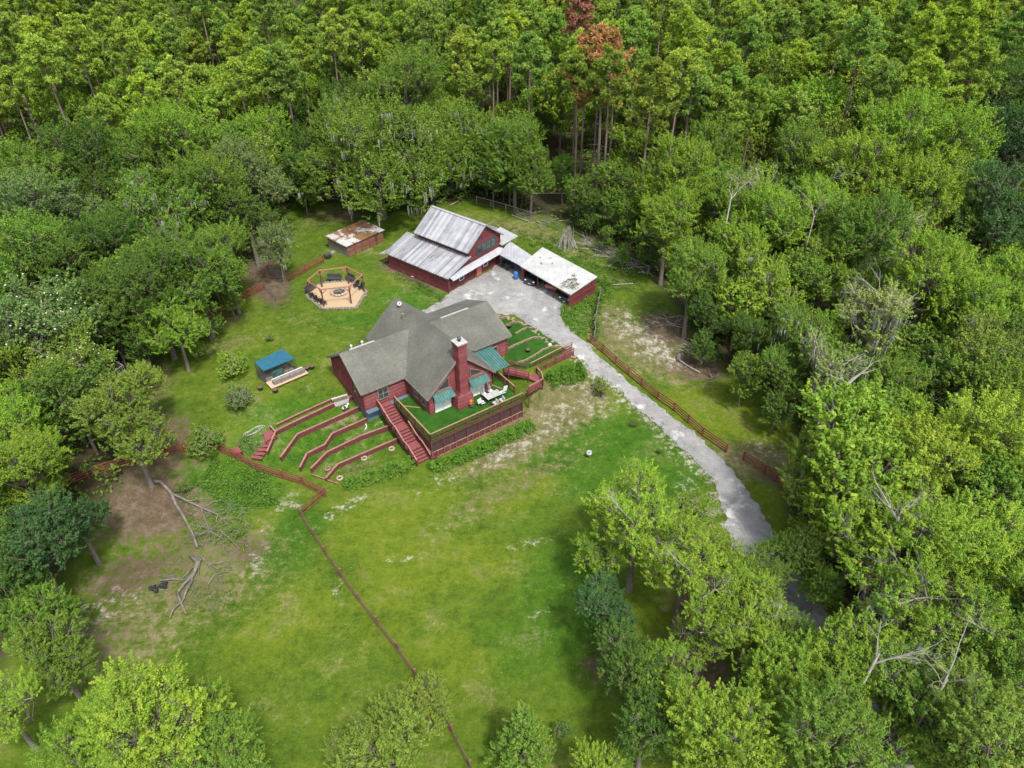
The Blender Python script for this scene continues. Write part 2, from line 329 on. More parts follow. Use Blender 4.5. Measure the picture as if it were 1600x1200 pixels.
# ------------------------------------------------------------------ ground
def axis(lo, hi, fine, far):
    a = list(np.arange(lo, hi+1e-6, fine)); d = fine; x = hi
    while x < far: d *= 1.35; x += d; a.append(x)
    d = fine; x = lo
    while x > -far: d *= 1.35; x -= d; a.insert(0, x)
    return np.array(a)
gx = axis(-62, 62, .5, 1200); gy = axis(18, 122, .5, 1200)
X, Y = np.meshgrid(gx, gy)
rs = np.random.RandomState(4)
Z = hgt(X, Y)+.05*np.sin(X*.31+np.sin(Y*.17)*2)*np.sin(Y*.27)*.6
nv = len(gx); me = bpy.data.meshes.new('ground')
fi = np.arange(len(gy)-1)[:, None]*nv+np.arange(nv-1)[None, :]
Fq = np.stack([fi, fi+1, fi+nv+1, fi+nv], -1).reshape(-1, 4)
me.from_pydata(np.stack([X, Y, Z], -1).reshape(-1, 3).tolist(), [], Fq.tolist()); me.shade_smooth()
def hgt2(x, y): return hgt(x, y)+.05*np.sin(x*.31+np.sin(y*.17)*2)*np.sin(y*.27)*.6
def blob(ch, px, py, rx, ry, ang=0, amp=1.0):
    x, y, _ = at(px, py); c, s = math.cos(R_(ang)), math.sin(R_(ang)); dx, dy = X-x, Y-y
    a = (dx*c+dy*s)/rx; b = (-dx*s+dy*c)/ry; np.maximum(ch, amp*np.clip(1.25-np.sqrt(a*a+b*b)*.75, 0, 1), out=ch)
def soft(P, wdt):                                   # 1 inside the polygon falling to 0 over wdt metres outside
    m = inpoly(X, Y, P).astype(float); d = np.full(X.shape, 1e9)
    for i in range(len(P)):
        ax, ay = P[i]; bx, by = P[(i+1) % len(P)]; ex, ey = bx-ax, by-ay
        t = np.clip(((X-ax)*ex+(Y-ay)*ey)/(ex*ex+ey*ey), 0, 1); d = np.minimum(d, np.hypot(X-ax-t*ex, Y-ay-t*ey))
    return np.where(m > 0, np.clip(.5+d/wdt*.5, 0, 1), np.clip(.5-d/wdt*.5, 0, 1))
Zn = np.zeros_like(X)
sand, dirt, flo, lush, bri, dry = [Zn.copy() for _ in range(6)]
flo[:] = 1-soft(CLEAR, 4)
for b in [(1000, 520, 7, 3.2, -35, .55), (1020, 545, 5, 3, -30, .6), (985, 500, 4, 3, -40, .45), (625, 877, 2.4, 1, 5, .46), (825, 850, 4.5, .9, 22, .44), (545, 790, 4, .9, 40, .5), (452, 785, 2, 2, 0, .52),
          (520, 800, 2.4, .7, 30, .5), (690, 735, 4, .6, 35, .45), (700, 745, 5, 1.2, 36, .42), (800, 705, 7, 1.4, 36, .52), (870, 660, 6, 3, 36, .48), (930, 625, 4, 3, 30, .48), (905, 600, 5, 1.5, 20, .5),
          (400, 880, 1.6, 2.4, 0, .5), (1075, 770, 1.5, 4, 0, .5), (1060, 720, 1, 4, 35, .4), (150, 960, 5, 3, 20, .45), (200, 935, 4, 2, 0, .4), (840, 960, 1.4, .5, 10, .5), (1200, 700, 4, 2.4, 0, .45),
          (1140, 720, 5, 1.6, -20, .35), (530, 925, .7, 1.6, 20, .55), (330, 930, 3, 1, 0, .4), (1100, 800, 3, 2, 0, .45), (420, 820, 3, 2, 0, .32), (600, 660, 2, 1, 30, .4), (790, 700, 3, 1, 30, .5), (400, 690, 2, 1, 10, .4), (480, 605, 2, 1, 0, .4), (1180, 800, 4, 3, 0, .3), (1230, 870, 5, 4, 0, .35), (1290, 990, 5, 4, 0, .35)]: blob(sand, *b)
for b in [(1040, 515, 5, 4, 30, .75), (1090, 575, 5, 3, 0, .8), (1070, 560, 4, 3, 0, .6), (420, 440, 3, 8, 25, .85), (400, 410, 4, 6, 0, .9), (360, 500, 2.5, 6, -50, .5), (300, 520, 4, 3, 0, .6), (180, 700, 9, 7, 0, .85), (230, 790, 7, 5, 0, .75), (160, 620, 7, 9, 0, .9),
          (300, 860, 8, 5, 0, .48), (270, 790, 6, 3, 0, .65), (200, 900, 6, 4, 30, .6), (390, 860, 3, 3, 0, .6), (330, 830, 5, 3, 0, .42), (300, 920, 5, 3, 0, .45), (565, 900, 1.2, 2, 30, .4), (590, 1000, 1.4, 2, 0, .4), (540, 950, 1.2, 2, 0, .3), (1215, 745, 4, 2, 0, .6), (1090, 950, 4, 4, 0, .6), (950, 1040, 3, 3, 0, .6), (1080, 1060, 5, 5, 0, .7),
          (150, 1000, 5, 4, 0, .45), (860, 290, 5, 9, 0, .7), (540, 335, 7, 4, 0, .6), (960, 440, 4, 4, 0, .45), (1010, 470, 3, 3, 0, .4), (610, 420, 4, 1.5, -38, .6), (650, 440, 6, .8, -38, .7), (930, 610, 4, 2, 10, .5), (980, 615, 3, 1, -40, .5), (370, 640, 3, 2, 0, .35), (400, 690, 3, 2, 20, .45)]: blob(dirt, *b)
for b in [(800, 760, 16, 3, 36, .5), (870, 640, 9, 4, 36, .85), (810, 700, 9, 2.5, 36, .75), (1000, 540, 10, 5, -35, .75), (960, 500, 5, 6, 0, .6), (300, 900, 12, 9, 20, .55), (200, 980, 9, 7, 20, .55), (500, 580, 5, 3, 0, .35), (1120, 640, 6, 4, 0, .35), (1180, 720, 7, 4, 0, .7),
          (440, 900, 3, 7, 10, .35), (520, 700, 5, 1.5, 30, .45), (560, 730, 4, 2, 30, .5), (530, 660, 5, 1.5, 30, .5), (480, 500, 7, 4, 0, .4), (560, 540, 4, 6, 0, .35), (1090, 810, 3, 5, 0, .5), (350, 540, 6, 3, 30, .5), (820, 360, 14, 4, -30, .55), (900, 390, 9, 4, -35, .5), (610, 400, 4, 4, 0, .5), (500, 340, 5, 8, 0, .45), (1060, 700, 1.5, 10, 35, .4)]: blob(dry, *b)
for b in [(650, 470, 6, 3.5, -20, .85), (600, 470, 4, 4, 0, .5), (960, 700, 8, 6, 0, .9), (1010, 720, 7, 7, 0, .85), (900, 730, 7, 6, 0, .7), (900, 950, 9, 12, 0, .6), (800, 1000, 7, 8, 0, .5), (560, 500, 6, 2, 0, .7), (450, 640, 8, 3, 20, .6), (470, 820, 3, 4, 0, .7), (450, 860, 4, 5, 0, .6), (360, 760, 6, 4, 0, .8), (880, 500, 3, 6, -35, .9), (470, 690, 10, 5, 30, .7), (540, 690, 8, 5, 30, .7), (420, 560, 5, 3, 0, .5), (700, 900, 8, 6, 0, .4)]: blob(lush, *b)
for b in [(620, 810, 7, 4, 30, .8), (800, 770, 7, 3, 30, .7), (1110, 650, 6, 5, -30, .95), (1170, 670, 6, 3, 0, .9), (600, 950, 5, 7, 0, .55), (420, 1000, 6, 5, 0, .6), (700, 1030, 5, 4, 0, .6), (1160, 780, 3, 4, 0, .6), (1200, 800, 4, 5, 0, .8), (640, 880, 7, 5, 0, .7), (480, 960, 4, 6, 0, .6), (760, 900, 4, 4, 0, .5), (1050, 960, 5, 5, 0, .7), (740, 870, 6, 4, 0, .6)]: blob(bri, *b)
for p_ in [(905, 566), (926, 585), (948, 598), (969, 610), (982, 624), (996, 638), (1010, 650), (1025, 664), (1040, 678), (1056, 692), (1072, 707), (1088, 721), (1100, 735), (1113, 749), (1123, 775), (1130, 795), (1140, 820), (700, 490), (740, 494), (893, 518), (920, 539)]: blob(sand, p_[0]-2, p_[1]+2, 1.3, 1.0, 0, .62)
def cattr(name, chans):
    a = me.attributes.new(name, 'FLOAT_COLOR', 'POINT'); a.data.foreach_set('color', np.stack([c.ravel() for c in chans], -1).astype(np.float32).ravel())
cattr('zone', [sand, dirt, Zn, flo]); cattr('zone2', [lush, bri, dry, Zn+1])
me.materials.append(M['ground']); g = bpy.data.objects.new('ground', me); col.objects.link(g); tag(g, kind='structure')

def drape(name, poly, step, up, m, kind='structure', rag=0.0, seed=1):
    """a thin sheet following the ground inside a polygon"""
    rng = random.Random(seed); P = []
    for i in range(len(poly)):
        a = Vector(poly[i]); b = Vector(poly[(i+1) % len(poly)]); n = max(1, int((b-a).length/step)); d = (b-a)
        nr = Vector((-d.y, d.x)).normalized() if d.length else Vector((0, 0))
        for k in range(n): 
            o = rng.uniform(-rag, rag) if rag else 0
            P.append(a+d*(k/n)+nr*o)
    from mathutils.geometry import delaunay_2d_cdt
    P = [Vector(p) for p in P]; n0 = len(P); ar = np.array([tuple(p) for p in P]); lo = ar.min(0); hi = ar.max(0)
    xs, ys = np.meshgrid(np.arange(lo[0], hi[0], step), np.arange(lo[1], hi[1], step)); xs = xs.ravel()+.013; ys = ys.ravel()+.017
    k = inpoly(xs, ys, [tuple(p) for p in P]); P2 = P+[Vector((a, b)) for a, b in zip(xs[k], ys[k])]
    vs, _, fs, *_ = delaunay_2d_cdt(P2, [(i, (i+1) % n0) for i in range(n0)], [], 1, 1e-4)
    mb = MB(); mb.v = [(p.x, p.y, float(hgt2(p.x, p.y))+up) for p in vs]; mb.f = [tuple(f) for f in fs]
    o = mb.build(name, m, None, True)
    if kind: tag(o, kind=kind)
    return o
DL = [(655, 489), (690, 470), (702, 457), (735, 438), (768, 421), (778, 402), (800, 385), (828, 396), (838, 430), (862, 455), (893, 473), (877, 482), (873, 493), (892, 518), (920, 539), (945, 566), (980, 594), (1018, 623), (1050, 651), (1082, 673), (1113, 702),
      (1145, 737), (1167, 765), (1186, 794), (1200, 820), (1235, 870), (1280, 935), (1325, 1010), (1385, 1110), (1450, 1250), (1370, 1250), (1315, 1120), (1262, 1040), (1215, 970), (1172, 905), (1140, 845), (1132, 800), (1123, 775), (1113, 749),
      (1088, 721), (1056, 692), (1025, 664), (996, 638), (969, 610), (926, 585), (905, 566), (893, 549), (870, 537), (845, 520), (820, 503), (800, 492), (770, 492), (700, 505)]
drive = drape('driveway', gpoly(DL), .45, .03, M['drive'], rag=.22)
# ------------------------------------------------------------------ house
hs = empty('log_house', (HO[0], HO[1], 0), HY, 'red log house with grey shingle roof, tall chimney and cross shaped plan', 'house')
FL = 2.6
mW, mzr, mze, mf, mb_ = 4.42, 9.15, 5.08, -.12, 14.37
sl = (mzr-mze)/mW
lw = dict(c=9.04, zr=8.05, ze=5.19, w=4.32, e=-9.75); rw = dict(c=9.38, zr=7.6, ze=5.36, w=5.0, e=9.8)
t = .16
r = MB()
for s in (-1, 1):                                   # main roof: two planes
    r.slab([(0, mf, mzr), (s*mW, mf, mze), (s*mW, mb_, mze), (0, mb_, mzr)][::s], t)
for W_, s in ((lw, -1), (rw, 1)):
    ui = (mzr-W_['zr'])/sl*s*.9                     # ridge dies into the main plane
    ue = s*max(0, (mzr-W_['ze'])/sl)
    for q in (-1, 1):
        pts = [(ui, W_['c'], W_['zr']), (W_['e'], W_['c'], W_['zr']), (W_['e'], W_['c']+q*W_['w'], W_['ze']), (ue*.97, W_['c']+q*W_['w'], W_['ze'])]
        r.slab(pts if q*s > 0 else pts[::-1], t-.006)
roof = r.build('roof', M['shingle'], hs)
# fascia boards along the rakes and eaves
fb = MB()
for s in (-1, 1): fb.bar((0, mf-.03, mzr-.12), (s*mW, mf-.03, mze-.12), .05, .24); fb.bar((s*(mW+.03), mf, mze-.1), (s*(mW+.03), (lw if s < 0 else rw)['c']-(lw if s < 0 else rw)['w'], mze-.1), .05, .2)
for W_, s in ((lw, -1), (rw, 1)):
    for q in (-1, 1):
        fb.bar((W_['e']+s*.03, W_['c'], W_['zr']-.12), (W_['e']+s*.03, W_['c']+q*W_['w'], W_['ze']-.12), .05, .22)
    fb.bar((W_['e'], W_['c']-W_['w']-.03, W_['ze']-.1), (s*(mW+.05), W_['c']-W_['w']-.03, W_['ze']-.1), .05, .18)
fb.build('fascia', M['grey_wood'], roof)
rv = MB().box(-8.6, -5.6, lw['c']-.09, lw['c']+.09, lw['zr']-.02, lw['zr']+.07); rv.build('ridge_vent', M['concrete'], roof)
rv = MB().box(3.2, 7.0, rw['c']-.09, rw['c']+.09, rw['zr']-.02, rw['zr']+.07); rv.build('ridge_vent', M['concrete'], roof)
for u_, v_ in ((-8.0, 9.9), (-6.6, 10.1)):
    z_ = lw['zr']-(v_-lw['c'])*(lw['zr']-lw['ze'])/lw['w']
    MB().tube([(u_, v_, z_-.1), (u_, v_, z_+.4), (u_, v_, z_+.4), (u_, v_, z_+.5)], [.09, .09, .16, .12], 8).build('vent_pipe', M['white'], roof)
MB().tube([(-.9, 10.8, 8.2), (-.9, 10.8, 8.8), (-.9, 10.8, 9.0)], [.14, .14, .2], 8).build('vent_pipe', M['grey_wood'], roof)
# walls with clapboards
def clap(mb, p0, p1, z0, z1, nrm, lo=None, hi=None, step=.24, d=.07):
    p0 = Vector(p0); p1 = Vector(p1); Ln = (p1-p0).length; dr = (p1-p0).normalized(); nn = Vector(nrm); z = z0
    while z < z1-1e-3:
        za = z; zb = min(z+step, z1)
        def e(f, dflt, zz): return f(zz) if f else dflt
        a0, a1 = e(lo, 0, za), e(hi, Ln, za); b0, b1 = e(lo, 0, zb), e(hi, Ln, zb)
        if a1-a0 > .05:
            b1 = max(b1, b0+.01)
            A = p0+dr*a0+nn*d; B = p0+dr*a1+nn*d; Cc = p0+dr*b1; D = p0+dr*b0; A2 = p0+dr*a0; B2 = p0+dr*a1
            mb.add([(A.x, A.y, za), (B.x, B.y, za), (Cc.x, Cc.y, zb), (D.x, D.y, zb), (A2.x, A2.y, za), (B2.x, B2.y, za)], [(0, 1, 2, 3), (4, 5, 1, 0)])
        z += step
    return mb
wl = MB()
mu = 3.97; wv = .28
wl.wall([(-mu, wv, FL), (mu, wv, FL), (mu, wv, mzr-mu*sl-.15), (0, wv, mzr-.16), (-mu, wv, mzr-mu*sl-.15)], (0, -1), .2)
ze_ = mzr-mu*sl-.2
wl.wall([(-mu, wv, 0.5), (-mu, wv+5, .5), (-mu, wv+5, ze_), (-mu, wv, ze_)], (-1, 0), .2)
wl.wall([(mu, wv, 0.5), (mu, wv+5, .5), (mu, wv+5, ze_), (mu, wv, ze_)], (1, 0), .2)
wl.wall([(-mu, 14, 0.5), (mu, 14, .5), (mu, 14, ze_), (0, 14, mzr-.2), (-mu, 14, ze_)], (0, 1), .2)
wl.wall([(-mu, 13, 0.5), (-mu, 14, .5), (-mu, 14, ze_), (-mu, 13, ze_)], (-1, 0), .2)
wl.wall([(mu, 13, 0.5), (mu, 14, .5), (mu, 14, ze_), (mu, 13, ze_)], (1, 0), .2)
lwf, lwb, lwe = 5.05, 13.03, -9.35
sw = (lw['zr']-lw['ze'])/lw['w']; zl = lw['ze']+(lwf-lw['c']+lw['w'])*sw-.2
wl.wall([(lwe, lwf, 2.35), (-mu, lwf, 2.35), (-mu, lwf, zl), (lwe, lwf, zl)], (0, -1), .2)
wl.wall([(lwe, lwb, 2.35), (-mu, lwb, 2.35), (-mu, lwb, zl), (lwe, lwb, zl)], (0, 1), .2)
wl.wall([(lwe, lwf, 2.35), (lwe, lwb, 2.35), (lwe, lwb, zl), (lwe, lw['c'], lw['zr']-.2), (lwe, lwf, zl)], (-1, 0), .2)
rwf, rwb, rwe = 4.72, 14.04, 9.35
sr = (rw['zr']-rw['ze'])/rw['w']; zr = rw['ze']+(rwf-rw['c']+rw['w'])*sr-.2
wl.wall([(mu, rwf, .8), (rwe, rwf, .8), (rwe, rwf, zr), (mu, rwf, zr)], (0, -1), .2)
wl.wall([(mu, rwb, .8), (rwe, rwb, .8), (rwe, rwb, zr), (mu, rwb, zr)], (0, 1), .2)
wl.wall([(rwe, rwf, .8), (rwe, rwb, .8), (rwe, rwb, zr), (rwe, rw['c'], rw['zr']-.2), (rwe, rwf, zr)], (1, 0), .2)
# clapboard faces
fz = lambda s: (lambda z: max(0.0, mu-(mzr-.18-z)/sl) if z > ze_ else 0.0)
clap(wl, (-mu, wv), (mu, wv), FL, mzr-.2, (0, -1), lambda z: max(0.0, mu-(mzr-.18-z)/sl), lambda z: mu+min(mu, (mzr-.18-z)/sl))
clap(wl, (-mu, wv+4.8), (-mu, wv), FL, ze_, (-1, 0)); clap(wl, (mu, wv), (mu, rwf), FL, ze_, (1, 0))
clap(wl, (lwe, lwf), (-mu, lwf), 2.35, zl, (0, -1))
gl = lambda z: max(0.0, (z-zl)/sw); clap(wl, (lwe, lwb), (lwe, lwf), 2.35, lw['zr']-.25, (-1, 0), gl, lambda z: (lwb-lwf)-gl(z))
clap(wl, (mu, rwf), (rwe, rwf), 1.2, zr, (0, -1)); gr_ = lambda z: max(0.0, (z-zr)/sr); clap(wl, (rwe, rwf), (rwe, rwb), 1.2, rw['zr']-.25, (1, 0), gr_, lambda z: (rwb-rwf)-gr_(z))
wall = wl.build('wall', M['red'], hs)
cb = MB()                                           # corner boards
for (u_, v_) in ((-mu, wv), (mu, wv), (lwe, lwf), (lwe, lwb), (rwe, rwf)):
    cb.box(u_-.09, u_+.09, v_-.09, v_+.09, 2.3, {-mu: ze_, mu: ze_}.get(u_, zl if u_ < 0 else zr))
each(cb, 'corner_board', M['red'], hs)
fd = MB().box(lwe+.12, -mu, lwf+.12, lwb-.12, -.3, 2.35); fd.box(-mu+.05, mu-.05, wv+.1, 13.9, -.4, FL-.2); fd.box(mu, rwe-.1, rwf+.1, rwb-.1, -.2, 1.3)
fd.build('foundation', M['blue'], hs)
fa = MB().box(lwe-.02, -mu, lwf-.6, lwf+.1, 2.38, 2.5); fa.build('ledge', M['blue'], hs)
def window(parent, p0, p1, z0, z1, nrm, bars=1, pane=None, name='window', frame=None, hbar=True):
    """a framed window on a wall: p0-p1 along the wall, nrm outwards"""
    p0 = Vector((p0[0], p0[1], 0)); p1 = Vector((p1[0], p1[1], 0)); n = Vector((nrm[0], nrm[1], 0)); d = (p1-p0); o = n*.085; fr = MB()
    def P(f, z, off=.085): q = p0+d*f+n*off; return (q.x, q.y, z)
    for f in [i/(bars+1) for i in range(bars+2)]: fr.bar(P(f, z0), P(f, z1), .08, .1)
    fr.bar(P(0, z0), P(1, z0), .1, .08); fr.bar(P(0, z1), P(1, z1), .1, .08)
    if hbar: fr.bar(P(0, (z0+z1)/2), P(1, (z0+z1)/2), .06, .05)
    w_ = fr.build(name, frame or M['grey_wood'], parent)
    MB().wall([P(0, z0, .07), P(1, z0, .07), P(1, z1, .07), P(0, z1, .07)], nrm, .02).build('pane', pane or M['glass'], w_); return w_
window(hs, (-7.7, lwf), (-6.5, lwf), 3.3, 4.6, (0, -1), 1)
window(hs, (-mu, 3.6), (-mu, 2.7), 3.2, 4.5, (-1, 0), 0); window(hs, (-mu, 1.9), (-mu, 1.0), 3.2, 4.6, (-1, 0), 0)
window(hs, (lwe, 7.6), (lwe, 6.5), 3.1, 5.3, (-1, 0), 0, frame=M['red'])
window(hs, (lwe, 11.4), (lwe, 10.4), 3.4, 4.7, (-1, 0), 0, frame=M['red'])
for a, b in ((-3.35, -1.4), (1.2, 3.0)):
    window(hs, (a, wv), (b, wv), FL+.05, FL+2.05, (0, -1), 1, M['curtain'], 'sliding_door', M['white'], False)
def tri_win(pts):
    fr = MB(); P = [(p[0], wv-.085, p[1]) for p in pts]
    for i in range(len(P)): fr.bar(P[i], P[(i+1) % len(P)], .1, .07)
    w_ = fr.build('gable_window', M['cap'], hs); MB().wall([(p[0], wv-.07, p[2]) for p in P], (0, -1), .02).build('pane', M['glass'], w_)
tri_win([(-3.1, 5.35), (-1.5, 5.35), (-1.5, 6.75)]); tri_win([(1.25, 5.5), (3.1, 5.5), (1.25, 6.6)])
window(hs, (5.2, rwf), (6.6, rwf), 3.3, 4.6, (0, -1), 1, frame=M['white']); window(hs, (7.2, rwf), (7.9, rwf), 3.3, 4.4, (0, -1), 0)
each(MB().bar((-mu+.2, wv-.09, 5.22), (-1.2, wv-.09, 5.22), .06, .14).bar((1.0, wv-.09, 5.28), (mu-.2, wv-.09, 5.28), .06, .14), 'belt_board', M['cap'], hs)
for a, b in ((-3.6, -1.2), (1.0, 3.35)):            # metal awnings over the doors
    aw = MB().slab([(a, wv-.1, 5.1), (a, wv-1.05, 4.62), (b, wv-1.05, 4.62), (b, wv-.1, 5.1)], .04)
    k = a+.15
    while k < b: aw.bar((k, wv-.1, 5.12), (k, wv-1.05, 4.64), .035, .05); k += .3
    o = aw.build('awning', M['greenm'], hs)
    MB().bar((a+.1, wv-.08, 4.3), (a+.1, wv-1.0, 4.6), .03).bar((b-.1, wv-.08, 4.3), (b-.1, wv-1.0, 4.6), .03).build('bracket', M['darkm'], o)
pr = MB().slab([(4.6, 4.75, 4.95), (4.6, .75, 4.3), (6.95, .75, 4.3), (6.95, 4.75, 4.95)], .05)
k = 4.75
while k < 6.9: pr.bar((k, 4.75, 4.98), (k, .75, 4.33), .035, .05); k += .33
pr.build('porch_roof', M['greenm'], hs)
MB().bar((4.75, .85, FL), (4.75, .85, 4.28), .1).bar((6.85, .85, 1.2), (6.85, .85, 4.28), .1).bar((4.7, .85, 4.2), (6.9, .85, 4.2), .08, .12).p and None
each(MB().bar((4.75, .85, FL), (4.75, .85, 4.28), .1).bar((6.85, .85, 1.2), (6.85, .85, 4.28), .1), 'porch_post', M['rail'], hs)
# chimney: wide foot, shoulders, shaft with a white cap
ch = MB()
def box4(mb, a, b, z0, z1, top=None):
    t_ = top or a+b
    mb.add([(a[0], b[0], z0), (a[1], b[0], z0), (a[1], b[1], z0), (a[0], b[1], z0), (t_[0], t_[2], z1), (t_[1], t_[2], z1), (t_[1], t_[3], z1), (t_[0], t_[3], z1)],
           [(0, 3, 2, 1), (4, 5, 6, 7), (0, 1, 5, 4), (1, 2, 6, 5), (2, 3, 7, 6), (3, 0, 4, 7)])
box4(ch, (-1.15, .85), (-.95, .27), 0, 4.0); box4(ch, (-1.15, .85), (-.95, .27), 4.0, 4.7, (-.62, .42, -.7, .27)); box4(ch, (-.62, .42), (-.7, .42), 4.7, 10.8)
for (q, s, dd) in (((-.62, .42), (-.7, .42), 0),):
    clap(ch, (q[0], s[0]), (q[1], s[0]), 4.7, 10.8, (0, -1), d=.04); clap(ch, (q[0], s[1]), (q[0], s[0]), 4.7, 10.8, (-1, 0), d=.04); clap(ch, (q[1], s[0]), (q[1], s[1]), 4.7, 10.8, (1, 0), d=.04)
clap(ch, (-1.15, -.95), (.85, -.95), FL, 4.0, (0, -1), d=.04); clap(ch, (-1.15, .27), (-1.15, -.95), FL, 4.0, (-1, 0), d=.04)
ch.box(-.69, .49, -.77, .49, 10.5, 10.82)
cho = ch.build('chimney', M['red'], hs)
MB().box(-.73, .53, -.81, .53, 10.823, 10.95).build('chimney_cap', M['concrete'], cho)
MB().tube([(-.1, -.14, 10.95), (-.1, -.14, 11.3)], [.16, .16], 10).tube([(-.1, -.14, 11.32), (-.1, -.14, 11.38), (-.1, -.14, 11.52)], [.24, .24, .04], 10).build('flue', M['darkm'], cho)
def dish(parent_loc, rz, rad, pole, label, tilt=.9):
    e = empty('satellite_dish', parent_loc, rz, label, 'satellite dish'); mb = MB(); vs = []; n = 14; fs = []
    vs.append((0, 0, 0))
    for j in range(1, 5):
        q = j/4
        for k in range(n): vs.append((q*rad*math.cos(2*math.pi*k/n), q*rad*math.sin(2*math.pi*k/n), .28*rad*q*q))
    for k in range(n): fs.append((0, 1+k, 1+(k+1) % n))
    for j in range(3):
        for k in range(n): fs.append((1+j*n+k, 1+(j+1)*n+k, 1+(j+1)*n+(k+1) % n, 1+j*n+(k+1) % n))
    mb.add(vs, fs); d = mb.build('reflector', M['concrete'], e, True); d.location = (0, 0, pole); d.rotation_euler = (tilt, 0, 0)
    sd_ = d.modifiers.new('thick', 'SOLIDIFY'); sd_.thickness = .02
    MB().tube([(0, 0, -.1), (0, 0, pole)], [.035, .035], 6).build('pole', M['darkm'], e)
    MB().bar((0, -rad*.4, 0), (0, -rad*.1, rad*.75), .03).box(-.05, .05, -rad*.1-.05, -rad*.1+.05, rad*.72, rad*.82).build('feed_arm', M['darkm'], d); return e
dx, dy = to_xy(-.35, 12.6); dish((dx, dy, mzr-.35*sl-.03), .3, .28, .45, 'small white satellite dish mounted near the back of the house ridge', .7)
x, y, z = at(920, 716); dish((x, y, z), -.4, .29, .8, 'white satellite dish on a short pole standing alone on the front lawn', .5)
# ------------------------------------------------------------------ deck
DKu0, DKu1, DKv0 = -6.25, 5.75, -3.6
dk = empty('raised_deck', (HO[0], HO[1], 0), HY, 'raised deck with green turf floor and screened space beneath, in front of the house', 'deck')
fl = MB(); outl = [(DKu0, DKv0), (DKu1, DKv0), (DKu1, 2.6), (mu+.06, 2.6), (mu+.06, wv-.06), (-mu-.06, wv-.06), (-mu-.06, 4.4), (DKu0, 4.4)]
fl.slab([(p[0], p[1], FL) for p in outl], .04); fl.build('turf_floor', M['turf'], dk)
fr = MB().slab([(p[0], p[1], FL-.044) for p in outl], .26); fr.build('deck_frame', M['rail'], dk)
def railing(parent, pts, top=M['tan'], h=1.0, sp=1.55, name='railing', mat_=None, nb=2, balus=.16):
    rl = MB(); tp = MB()
    for a, b in zip(pts[:-1], pts[1:]):
        a = Vector(a); b = Vector(b); n = max(1, round((b-a).length/sp)); up = Vector((0, 0, 1))
        for i in range(n+1): p = a.lerp(b, i/n); rl.bar(p-up*.1, p+up*(h-.02), .1)
        for q in range(nb): z_ = .12+q*(h-.12)*.5 if nb == 2 else .12+q*.3; rl.bar(a+up*z_, b+up*z_, .045, .09)
        if balus:
            m = int((b-a).length/balus)
            for i in range(1, m): p = a.lerp(b, i/m); rl.bar(p+up*.1, p+up*(h-.03), .025)
        tp.bar(a+up*h, b+up*h, .13, .045)
    o = rl.build(name, mat_ or M['rail'], parent); tp.build('top_rail', top, o); return o
railing(dk, [(DKu0+.08, 4.3, FL), (DKu0+.08, DKv0+.08, FL), (DKu1-.08, DKv0+.08, FL)], balus=.34)
railing(dk, [(DKu1-.08, DKv0+1.6, FL), (DKu1-.08, 2.5, FL)], balus=.22, top=M['cap'])
ps = MB(); n = 8
for i in range(n+1):
    u_ = DKu0+.1+(DKu1-DKu0-.2)*i/n; ps.bar((u_, DKv0+.08, -.3), (u_, DKv0+.08, FL-.3), .13)
for i in range(1, 6): ps.bar((DKu0+.1, DKv0+.08+i*1.45, -.3), (DKu0+.1, DKv0+.08+i*1.45, FL-.3), .13); ps.bar((DKu1-.1, DKv0+.08+i*1.2, -.3), (DKu1-.1, DKv0+.08+i*1.2, FL-.3), .13)
each(ps, 'post', M['rail'], dk)
sk = MB()
sk.bar((DKu0+.1, DKv0+.05, .98), (DKu1-.1, DKv0+.05, .98), .09, .09); sk.bar((DKu0+.1, DKv0+.05, .1), (DKu1-.1, DKv0+.05, .1), .09, .12)
sk.bar((DKu0+.06, DKv0+.1, .98), (DKu0+.06, 3.5, 1.2), .09, .09)
u_ = DKu0+.2
while u_ < DKu1-.1: sk.bar((u_, DKv0+.05, .1), (u_, DKv0+.05, .95), .03); u_ += .17
for i in range(16): u_ = DKu0+.1+(DKu1-DKu0-.2)*i/16; sk.bar((u_, DKv0+.03, .0), (u_, DKv0+.03, 1.0), .07)
sk.build('lower_balustrade', M['cap'], dk)
each(MB().box(DKu0+.14, DKu1-.14, DKv0+.14, DKv0+.15, 0, .93).box(DKu0+.14, DKu0+.15, DKv0+.2, 3.5, 0, FL-.35), 'kick_panel', M['rail'], dk)
MB().box(DKu0+.16, DKu1-.14, DKv0+.16, DKv0+.17, .95, FL-.31).build('insect_screen', simple('maroon_screen', (.05, .027, .027), .9, var=.25), dk)
MB().box(DKu0+.2, DKu1-.2, DKv0+.3, wv-.1, -.3, .08).build('patio_floor', M['soil'], dk)
# ------------------------------------------------------------------ stairs beside the deck
st = empty('deck_stairs', (HO[0], HO[1], 0), HY, 'long red staircase with two landings running down beside the deck', 'stairs')
u0, u1 = -7.95, -6.42; v = 4.35; z = FL; tr = MB(); rs_ = MB()
tr.box(u0, u1, 4.35, 5.0, FL-.08, FL); path = [(v, z)]
for n, land in ((7, .9), (5, .9), (5, 0)):
    for i in range(n):
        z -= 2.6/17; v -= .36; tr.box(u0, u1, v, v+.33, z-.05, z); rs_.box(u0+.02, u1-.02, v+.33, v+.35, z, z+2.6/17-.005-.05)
    path.append((v, z))
    if land: tr.box(u0, u1, v-land, v, z-.05, z); v -= land; path.append((v, z))
tr.build('tread', M['pink'], st); rs_.build('shade_riser', simple('riser_gap_shade', (.05, .016, .015), .8, var=.2), st)  # risers coloured near black: painted shade of the gaps between treads
sg = MB()
for u_ in (u0-.04, u1+.04):
    for (va, za), (vb, zb) in zip(path[:-1], path[1:]): sg.bar((u_, va, za-.14), (u_, vb, zb-.14), .05, .3)
